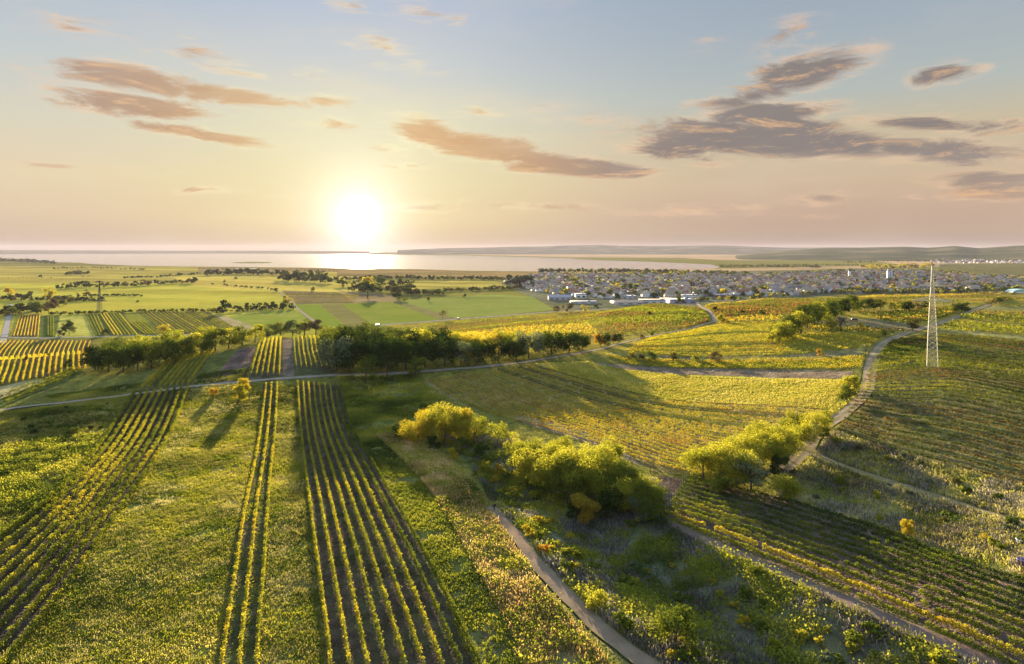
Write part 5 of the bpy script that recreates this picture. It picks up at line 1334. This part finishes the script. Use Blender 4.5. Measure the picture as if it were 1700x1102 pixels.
def church(px, py):
    w = unproj(px, py)[0]; z = float(terrain(w[0], w[1])); s = (w[1] / F)
    e = link('church', None, None, (w[0], w[1], z)); tag(e, 'white church with slender pointed tower above the town roofs', 'church')
    b = MB(); b.box((6 * s / 1.5, 0, 3 * s), (12 * s, 7 * s, 6 * s)); link('wall', b.mesh('wall', [WALL[0]]), e)
    b = MB()
    for q in (-1, 1): b.quad((0, q * 3.8 * s, 5.8 * s), (10.5 * s, q * 3.8 * s, 5.8 * s), (10.5 * s, 0, 9 * s), (0, 0, 9 * s))
    link('roof', b.mesh('roof', [ROOF[0]]), e)
    b = MB(); b.box((-2.5 * s, 0, 6 * s), (3 * s, 3 * s, 12 * s)); t = link('tower', b.mesh('tower', [WALL[0]]), e)
    b = MB(); b.box((-2.5 * s, 0, 15 * s), (3.4 * s, 3.4 * s, 6 * s), taper=.05); link('spire', b.mesh('spire', [ROOF[2]]), t)
church(1413, 462)
def silo():
    w = unproj(1477, 466)[0]; z = float(terrain(*w)); s = w[1] / F
    e = link('grain_tower', None, None, (w[0], w[1], z)); tag(e, 'tall pale grain tower standing over the town roofs', 'grain tower')
    b = MB(); b.box((0, 0, 8 * s), (7 * s, 6 * s, 16 * s)); link('wall', b.mesh('wall', [plain_mat('wall_pale_blue', (.42, .45, .52))]), e)
    b = MB(); b.box((-1 * s, 0, 17.5 * s), (3.4 * s, 4 * s, 3 * s)); link('roof', b.mesh('roof', [ROOF[1]]), e)
    m_ = MB(); m_.box((0, -3.04 * s, 9 * s), (1.0 * s, .1 * s, 12 * s)); link('window', m_.mesh('window', [GLASS]), e)
silo()
def arched_hall():
    w = unproj(1693, 486)[0]; z = float(terrain(*w)); s = w[1] / F
    e = link('arched_hall', None, None, (w[0], w[1], z)); tag(e, 'hall with pale blue-green arched roof at the right edge', 'hall')
    b = MB(); n = 14; Wd = 36 * s; D = 18 * s
    for i in range(n):
        a0 = math.pi * i / n; a1 = math.pi * (i + 1) / n
        p = lambda a, y: (-math.cos(a) * Wd / 2, y, 1.5 * s + math.sin(a) * 5 * s)
        b.quad(p(a0, -D / 2), p(a1, -D / 2), p(a1, D / 2), p(a0, D / 2)); b.quad(p(a0, -D / 2), p(a1, -D / 2), (p(a1, 0)[0], -D / 2, 1.5 * s), (p(a0, 0)[0], -D / 2, 1.5 * s))
    link('roof', b.mesh('roof', [plain_mat('pale_blue_green_metal', (.34, .52, .52), .5)]), e)
    b = MB(); b.box((0, 0, .75 * s), (Wd * .98, D * .96, 1.5 * s)); link('wall', b.mesh('wall', [WALL[2]]), e)
arched_hall()

# trees among the houses
rt2 = np.random.default_rng(21)
tx = rt2.integers(0, len(idx), 2000)
for j, q in enumerate(tx):
    x = HX[idx[q]] + rt2.normal() * 12 + 10; y = HY[idx[q]] + rt2.normal() * 12
    FARTREES.append((x, y, rt2.uniform(8, 15), ['far', 'farwide', 'far'][j % 3], ['green', 'dark', 'acacia', 'dark', 'green', 'green', 'dark', 'brown', 'acacia', 'green', 'gold'][j % 11], 1.15))
for n_ in range(120):
    px = rt.uniform(1130, 1690); py = float(np.interp(px, [1130, 1250, 1390, 1560, 1700], [506, 498, 487, 486, 482])) - rt.uniform(0, 4)
    w = unproj(px, py)[0]; FARTREES.append((w[0], w[1], rt.uniform(5, 11), 'far', rt.choice(['green', 'acacia', 'dark', 'green', 'gold']), 1.1))
big_ = {}
for j, (x, y, h, shp, mk, wd) in enumerate(FARTREES):
    me, tr = proto(shp, 'crown_' + mk, j % 3)
    co = np.empty(len(me.vertices) * 3, np.float32); me.vertices.foreach_get('co', co); co = co.reshape(-1, 4, 3)
    dist = math.hypot(x, y); step = 1 if dist < 1500 else 2 if dist < 3000 else 4
    co = co[j % step::step]
    if step > 1: cen = co.mean(1, keepdims=True); co = cen + (co - cen) * step ** .5
    co = co.reshape(-1, 3); a = (j * 2.4) % 6.28
    v = np.stack([(co[:, 0] * math.cos(a) - co[:, 1] * math.sin(a)) * h * wd + x, (co[:, 0] * math.sin(a) + co[:, 1] * math.cos(a)) * h * wd + y, co[:, 2] * h + float(terrain(x, y))], 1)
    big_.setdefault('crown_' + mk, []).append(v)
vs = []; ms = []; mm = []
for mk, L_ in big_.items():
    v = np.concatenate(L_); vs.append(v); ms.append(np.full(len(v) // 4, len(mm))); mm.append(M[mk])
V = np.concatenate(vs)
stuff(link('distant_trees', mesh_from('distant_trees', V, quads_faces(len(V) // 4), mm, np.concatenate(ms))), 'hedges and garden trees on the far plain and all through the town', 'trees')

# ------------------------------------------------------------------ pylons
def pylon(px, py, top_py, mat, label, base_w, arms, rot=0.0, thick=.22):
    w = unproj(px, py)[0]; z = float(terrain(*w)); dx, dy, dz = pix_dir(px, top_py); t = w[1] / dy
    H = float(CAM_Z + dz * t - z)
    e = link('pylon', None, None, (w[0], w[1], z)); e.rotation_euler = (0, 0, rot); tag(e, label, 'pylon')
    def half(k):      # half width at relative height k
        return base_w / 2 * float(np.interp(k, [0, .32, .52, .66, .8, 1], [1, .80, .60, .46, .28, .10]))
    b = MB(); lv = [0]
    while lv[-1] < 1: lv.append(min(1.0, lv[-1] + max(.022, half(lv[-1]) * 2 / H * .62)))
    S4 = [(-1, -1), (1, -1), (1, 1), (-1, 1)]
    legs = [MB() for _ in range(4)]
    for a, c in zip(lv[:-1], lv[1:]):
        ha, hc = half(a), half(c)
        for i, (sx, sy) in enumerate(S4):
            legs[i].bar((sx * ha, sy * ha, a * H - (1.0 if a == 0 else 0)), (sx * hc, sy * hc, c * H), thick)
            tx_, ty_ = S4[(i + 1) % 4]
            if i % 2 == 0: b.bar((sx * ha, sy * ha, a * H), (tx_ * hc, ty_ * hc, c * H), thick * .9)
            b.bar((tx_ * ha, ty_ * ha, a * H), (sx * hc, sy * hc, c * H), thick * .95)
            b.bar((sx * hc, sy * hc, c * H), (tx_ * hc, ty_ * hc, c * H), thick * .5)
    for l in legs: link('leg', l.mesh('leg', [mat]), e)
    link('bracing', b.mesh('bracing', [mat]), e)
    for k, L in arms:
        for s in (-1, 1):
            a = MB(); hk = half(k); h2 = half(k + .035); tip = (s * L, 0, k * H)
            n = 6
            ps = []
            for y in (-hk, hk):
                a.bar((s * hk, y, k * H), tip, thick * 2.4); a.bar((s * h2, y * h2 / hk, (k + .035) * H), tip, thick * 1.9)
            for i in range(1, n):
                q = i / n; x1 = hk + (L - hk) * q; yy = hk * (1 - q); zt = k * H + .035 * H * (1 - q)
                x0 = hk + (L - hk) * (q - 1 / n); y0 = hk * (1 - q + 1 / n)
                a.bar((s * x1, -yy, k * H), (s * x1, yy, k * H), thick * .9); a.bar((s * x0, -y0, k * H), (s * x1, -yy, zt), thick * .9); a.bar((s * x0, y0, k * H), (s * x1, yy, zt), thick * .9); a.bar((s * x0, -y0, k * H), (s * x1, yy, k * H), thick * .9)
            arm = link('cross_arm', a.mesh('cross_arm', [mat]), e)
            ins = MB()
            for xx in ((L * .97, L * .55) if L > 4 else (L * .97,)): ins.bar((s * xx, 0, k * H - .05), (s * xx, 0, k * H - 1.6), .22, n=6)
            link('insulator', ins.mesh('insulator', [M['dark_steel']]), arm)
    b = MB(); b.bar((0, 0, H * .995), (0, 0, H * 1.03), thick * .6); link('earth_wire_peak', b.mesh('earth_wire_peak', [mat]), e)
    return e
pylon(1548, 611, 441, M['steel'], 'tall pale lattice pylon among the vines on the right hillside', 3.7, [(.655, 6.6), (.80, 4.3)], rot=-.5, thick=.17)
pylon(165, 518, 466, M['dark_steel'], 'dark lattice pylon in the valley beyond the left vineyards', 5.5, [(.36, 14.5), (.96, 9.0)], rot=-.2, thick=.42)

# ------------------------------------------------------------------ cars, hut, wagon
CARW = plain_mat('car_paint_white', (.55, .55, .55), .3); CARD = plain_mat('car_paint_dark', (.08, .08, .09), .3); TYRE = plain_mat('tyre_rubber', (.03, .03, .03), .8)
def car(px, py, mat, label, dirv):
    w = unproj(px, py)[0]; z = float(terrain(*w)) + .08
    e = link('parked_car' if 'parked' in label else 'car', None, None, (w[0], w[1], z)); e.rotation_euler = (0, 0, dirv); tag(e, label, 'car')
    k = 1.25
    b = MB(); prof = [(-2.1, .55), (-2.15, .85), (-1.3, 1.0), (1.95, 1.0), (2.15, .8), (2.1, .5)]
    n = len(prof)
    for i in range(n):
        (x0, z0), (x1, z1) = prof[i], prof[(i + 1) % n]; b.quad((x0 * k, -.88 * k, z0 * k), (x1 * k, -.88 * k, z1 * k), (x1 * k, .88 * k, z1 * k), (x0 * k, .88 * k, z0 * k))
    for y in (-.88 * k, .88 * k):
        for i in range(1, n - 2): b.quad((prof[0][0] * k, y, prof[0][1] * k), (prof[i][0] * k, y, prof[i][1] * k), (prof[i + 1][0] * k, y, prof[i + 1][1] * k), (prof[-1][0] * k, y, prof[-1][1] * k))
    link('body', b.mesh('body', [mat]), e)
    b = MB(); b.box((.35 * k, 0, 1.22 * k), (2.6 * k, 1.6 * k, .46 * k), taper=.78); link('windows', b.mesh('windows', [GLASS]), e)
    b = MB(); b.box((.35 * k, 0, 1.47 * k), (1.95 * k, 1.24 * k, .06 * k)); link('roof', b.mesh('roof', [mat]), e)
    for sx in (-1.3, 1.3):
        for sy in (-.86, .86):
            b = MB(); b.bar((sx * k, (sy - .1) * k, .33 * k), (sx * k, (sy + .1) * k, .33 * k), .66 * k, n=12); link('wheel', b.mesh('wheel', [TYRE]), e)
car(97, 561, CARW, 'white car driving on the valley road before the orchard', .03)
car(627, 540, CARW, 'white car on the country road just left of the copse tops', .1)
car(761, 529.5, CARD, 'dark car on the country road near the lone brown tree', .25)
def hut(px, py, s, wm, rm, label, name='hut', cat='hut'):
    w = unproj(px, py)[0]; z = float(terrain(*w)); e = link(name, None, None, (w[0], w[1], z)); e.rotation_euler = (0, 0, .5); tag(e, label, cat)
    b = MB(); b.box((0, 0, 1.1 * s), (3.4 * s, 2.6 * s, 2.2 * s)); link('wall', b.mesh('wall', [wm]), e)
    b = MB()
    for q in (-1, 1): b.quad((-2 * s, q * 1.6 * s, 2.0 * s), (2 * s, q * 1.6 * s, 2.0 * s), (2 * s, 0, 3.0 * s), (-2 * s, 0, 3.0 * s))
    link('roof', b.mesh('roof', [rm]), e)
    b = MB(); b.box((0, -1.32 * s, .95 * s), (.9 * s, .08 * s, 1.8 * s)); link('door', b.mesh('door', [DW]), e)
hut(1397, 533, .9, WALL[2], RW, 'small pale hut beside the hedgerow clearing')
hut(724, 562, 1.0, plain_mat('rust_red_boards', (.22, .08, .05)), ROOF[2], 'small rust-red cabin on the bare patch behind the copse', 'cabin', 'cabin')
car(1417, 533.5, CARD, 'dark car parked in the clearing beside the pale hut', .1)

def tub(px, py, r, h, mat, label):
    w = unproj(px, py)[0]; z = float(terrain(*w)); e = link('water_tub', None, None, (w[0], w[1], z)); tag(e, label, 'tub')
    b = MB(); b.ring([(r * .86, 0), (r, h), (r * 1.08, h), (r * 1.08, h * 1.06), (r * .93, h * 1.06), (r * .9, h * .5), (0.01, h * .5)], 18); link('wall', b.mesh('wall', [mat], True), e)
    b = MB(); b.bar((-r * .8, -r * .8, -.1), (-r * .8, -r * .8, h * 1.7), .14, n=6); link('leg', b.mesh('leg', [M['post']]), e)
tub(1697, 906, .9, 1.1, plain_mat('pale_blue_plastic', (.50, .60, .75), .4), 'pale blue tub in the scrub at the right edge')
tub(1697, 942, .8, 1.4, plain_mat('violet_plastic', (.17, .12, .26), .5), 'dark violet tub in the scrub just below the pale blue one')

# ------------------------------------------------------------------ walker and dog
def skin_body(name, pts, edges, rad, mat, parent, root=0, sub=1):
    me = bpy.data.meshes.new(name); me.from_pydata(pts, edges, []); me.update()
    o = link(name, me, parent); me.materials.append(mat)
    sk = o.modifiers.new('skin', 'SKIN'); sk.use_smooth_shade = True
    if not me.skin_vertices: me.attributes  # layer is made with the modifier
    for i, r_ in enumerate(rad):
        me.skin_vertices[0].data[i].radius = (r_, r_) if not isinstance(r_, tuple) else r_
        me.skin_vertices[0].data[i].use_root = (i == root)
    ss_ = o.modifiers.new('subsurf', 'SUBSURF'); ss_.levels = sub; ss_.render_levels = sub
    return o
def walker():
    w = unproj(820.5, 848)[0]; z = float(terrain(*w)) + .03
    e = link('person', None, None, (w[0], w[1], z)); e.rotation_euler = (0, 0, R(-25))
    tag(e, 'person in dark jacket and trousers walking the footpath with a dog', 'person')
    skin = plain_mat('skin', (.45, .28, .2)); cl = plain_mat('dark_cloth', (.02, .02, .028)); tr = plain_mat('dark_trousers', (.03, .03, .045)); hair = plain_mat('dark_hair', (.03, .02, .015))
    # facing -y (towards the camera side); mid-stride
    P = [(0, 0, .95), (0, -.01, 1.12), (0, -.02, 1.32), (0, -.02, 1.45), (0, -.03, 1.53), (0, -.04, 1.63), (0, -.04, 1.73),
         (.10, 0, .90), (.11, -.16, .50), (.11, -.20, .08), (.12, -.34, .04),
         (-.10, 0, .90), (-.11, .05, .48), (-.11, .30, .12), (-.11, .20, .03),
         (.19, -.02, 1.42), (.25, .08, 1.16), (.26, .0, .92), (.26, -.03, .84),
         (-.19, -.02, 1.42), (-.26, -.06, 1.16), (-.27, -.24, .98), (-.27, -.30, .93)]
    E = [(0, 1), (1, 2), (2, 3), (3, 4), (4, 5), (5, 6), (0, 7), (7, 8), (8, 9), (9, 10), (0, 11), (11, 12), (12, 13), (13, 14), (3, 15), (15, 16), (16, 17), (17, 18), (3, 19), (19, 20), (20, 21), (21, 22)]
    Rd = [(.15, .11), (.14, .10), (.17, .11), (.12, .08), .055, .095, .075, .085, .06, .045, .035, .085, .06, .045, .035, .06, .048, .035, .03, .06, .048, .035, .03]
    skin_body('body', P, E, Rd, skin, e)
    J = [(0, 0, .88), (0, -.01, 1.12), (0, -.02, 1.32), (0, -.02, 1.46), (.19, -.02, 1.42), (.25, .08, 1.16), (.26, .0, .95), (-.19, -.02, 1.42), (-.26, -.06, 1.16), (-.27, -.22, .99)]
    skin_body('jacket', J, [(0, 1), (1, 2), (2, 3), (3, 4), (4, 5), (5, 6), (3, 7), (7, 8), (8, 9)], [(.19, .14), (.17, .13), (.2, .14), (.10, .09), .085, .07, .055, .085, .07, .055], cl, e)
    T = [(0, 0, .93), (.10, 0, .86), (.11, -.16, .50), (.11, -.20, .12), (-.10, 0, .86), (-.11, .05, .48), (-.11, .29, .16)]
    skin_body('trousers', T, [(0, 1), (1, 2), (2, 3), (0, 4), (4, 5), (5, 6)], [(.17, .13), .105, .08, .065, .105, .08, .065], tr, e)
    skin_body('hair', [(0, .0, 1.60), (0, -.02, 1.70), (0, -.04, 1.76)], [(0, 1), (1, 2)], [.085, .10, .07], hair, e)
    w = unproj(814, 849)[0]; z = float(terrain(*w)) + .03
    d = link('dog', None, None, (w[0], w[1], z)); d.rotation_euler = (0, 0, R(-60)); tag(d, 'brown and white dog walking beside the person on the footpath', 'dog')
    fur = plain_mat('brown_white_fur', (.30, .24, .20), .9, 0, .9, 5)
    P = [(0, 0, .50), (.30, 0, .50), (-.28, 0, .50), (.44, 0, .62), (.56, 0, .74), (.72, 0, .70),
         (.28, .09, .42), (.30, .10, .22), (.29, .10, .02), (.28, -.09, .42), (.26, -.10, .22), (.30, -.10, .02),
         (-.28, .09, .42), (-.20, .10, .27), (-.34, .10, .17), (-.31, .10, .02), (-.28, -.09, .42), (-.22, -.10, .27), (-.38, -.10, .17), (-.36, -.10, .02),
         (-.44, 0, .56), (-.60, 0, .70), (.54, .07, .84), (.54, -.07, .84)]
    E = [(0, 1), (0, 2), (1, 3), (3, 4), (4, 5), (1, 6), (6, 7), (7, 8), (1, 9), (9, 10), (10, 11), (2, 12), (12, 13), (13, 14), (14, 15), (2, 16), (16, 17), (17, 18), (18, 19), (2, 20), (20, 21), (4, 22), (4, 23)]
    skin_body('body', P, E, [.12, .15, .12, .085, .085, .04, .06, .035, .03, .06, .035, .03, .07, .045, .03, .028, .07, .045, .03, .028, .03, .02, .02, .02], fur, d)
walker()

# ------------------------------------------------------------------ haze
def build_haze():
    b = MB(); b.box((0, 12900, 77.5), (56000, 28000, 245.0))
    m, t, out = new_mat('haze')
    v = t.new('ShaderNodeVolumePrincipled'); t.link(v.outputs[0], out.inputs['Volume'])
    v.inputs['Color'].default_value = (.33, .32, .42, 1); v.inputs['Density'].default_value = HAZE_D; v.inputs['Anisotropy'].default_value = 0.2
    o = link('haze', b.mesh('haze', [m])); stuff(o, 'thin evening haze over plain, lake and hills', 'haze')
HAZE_D = 2.2e-5
build_haze()
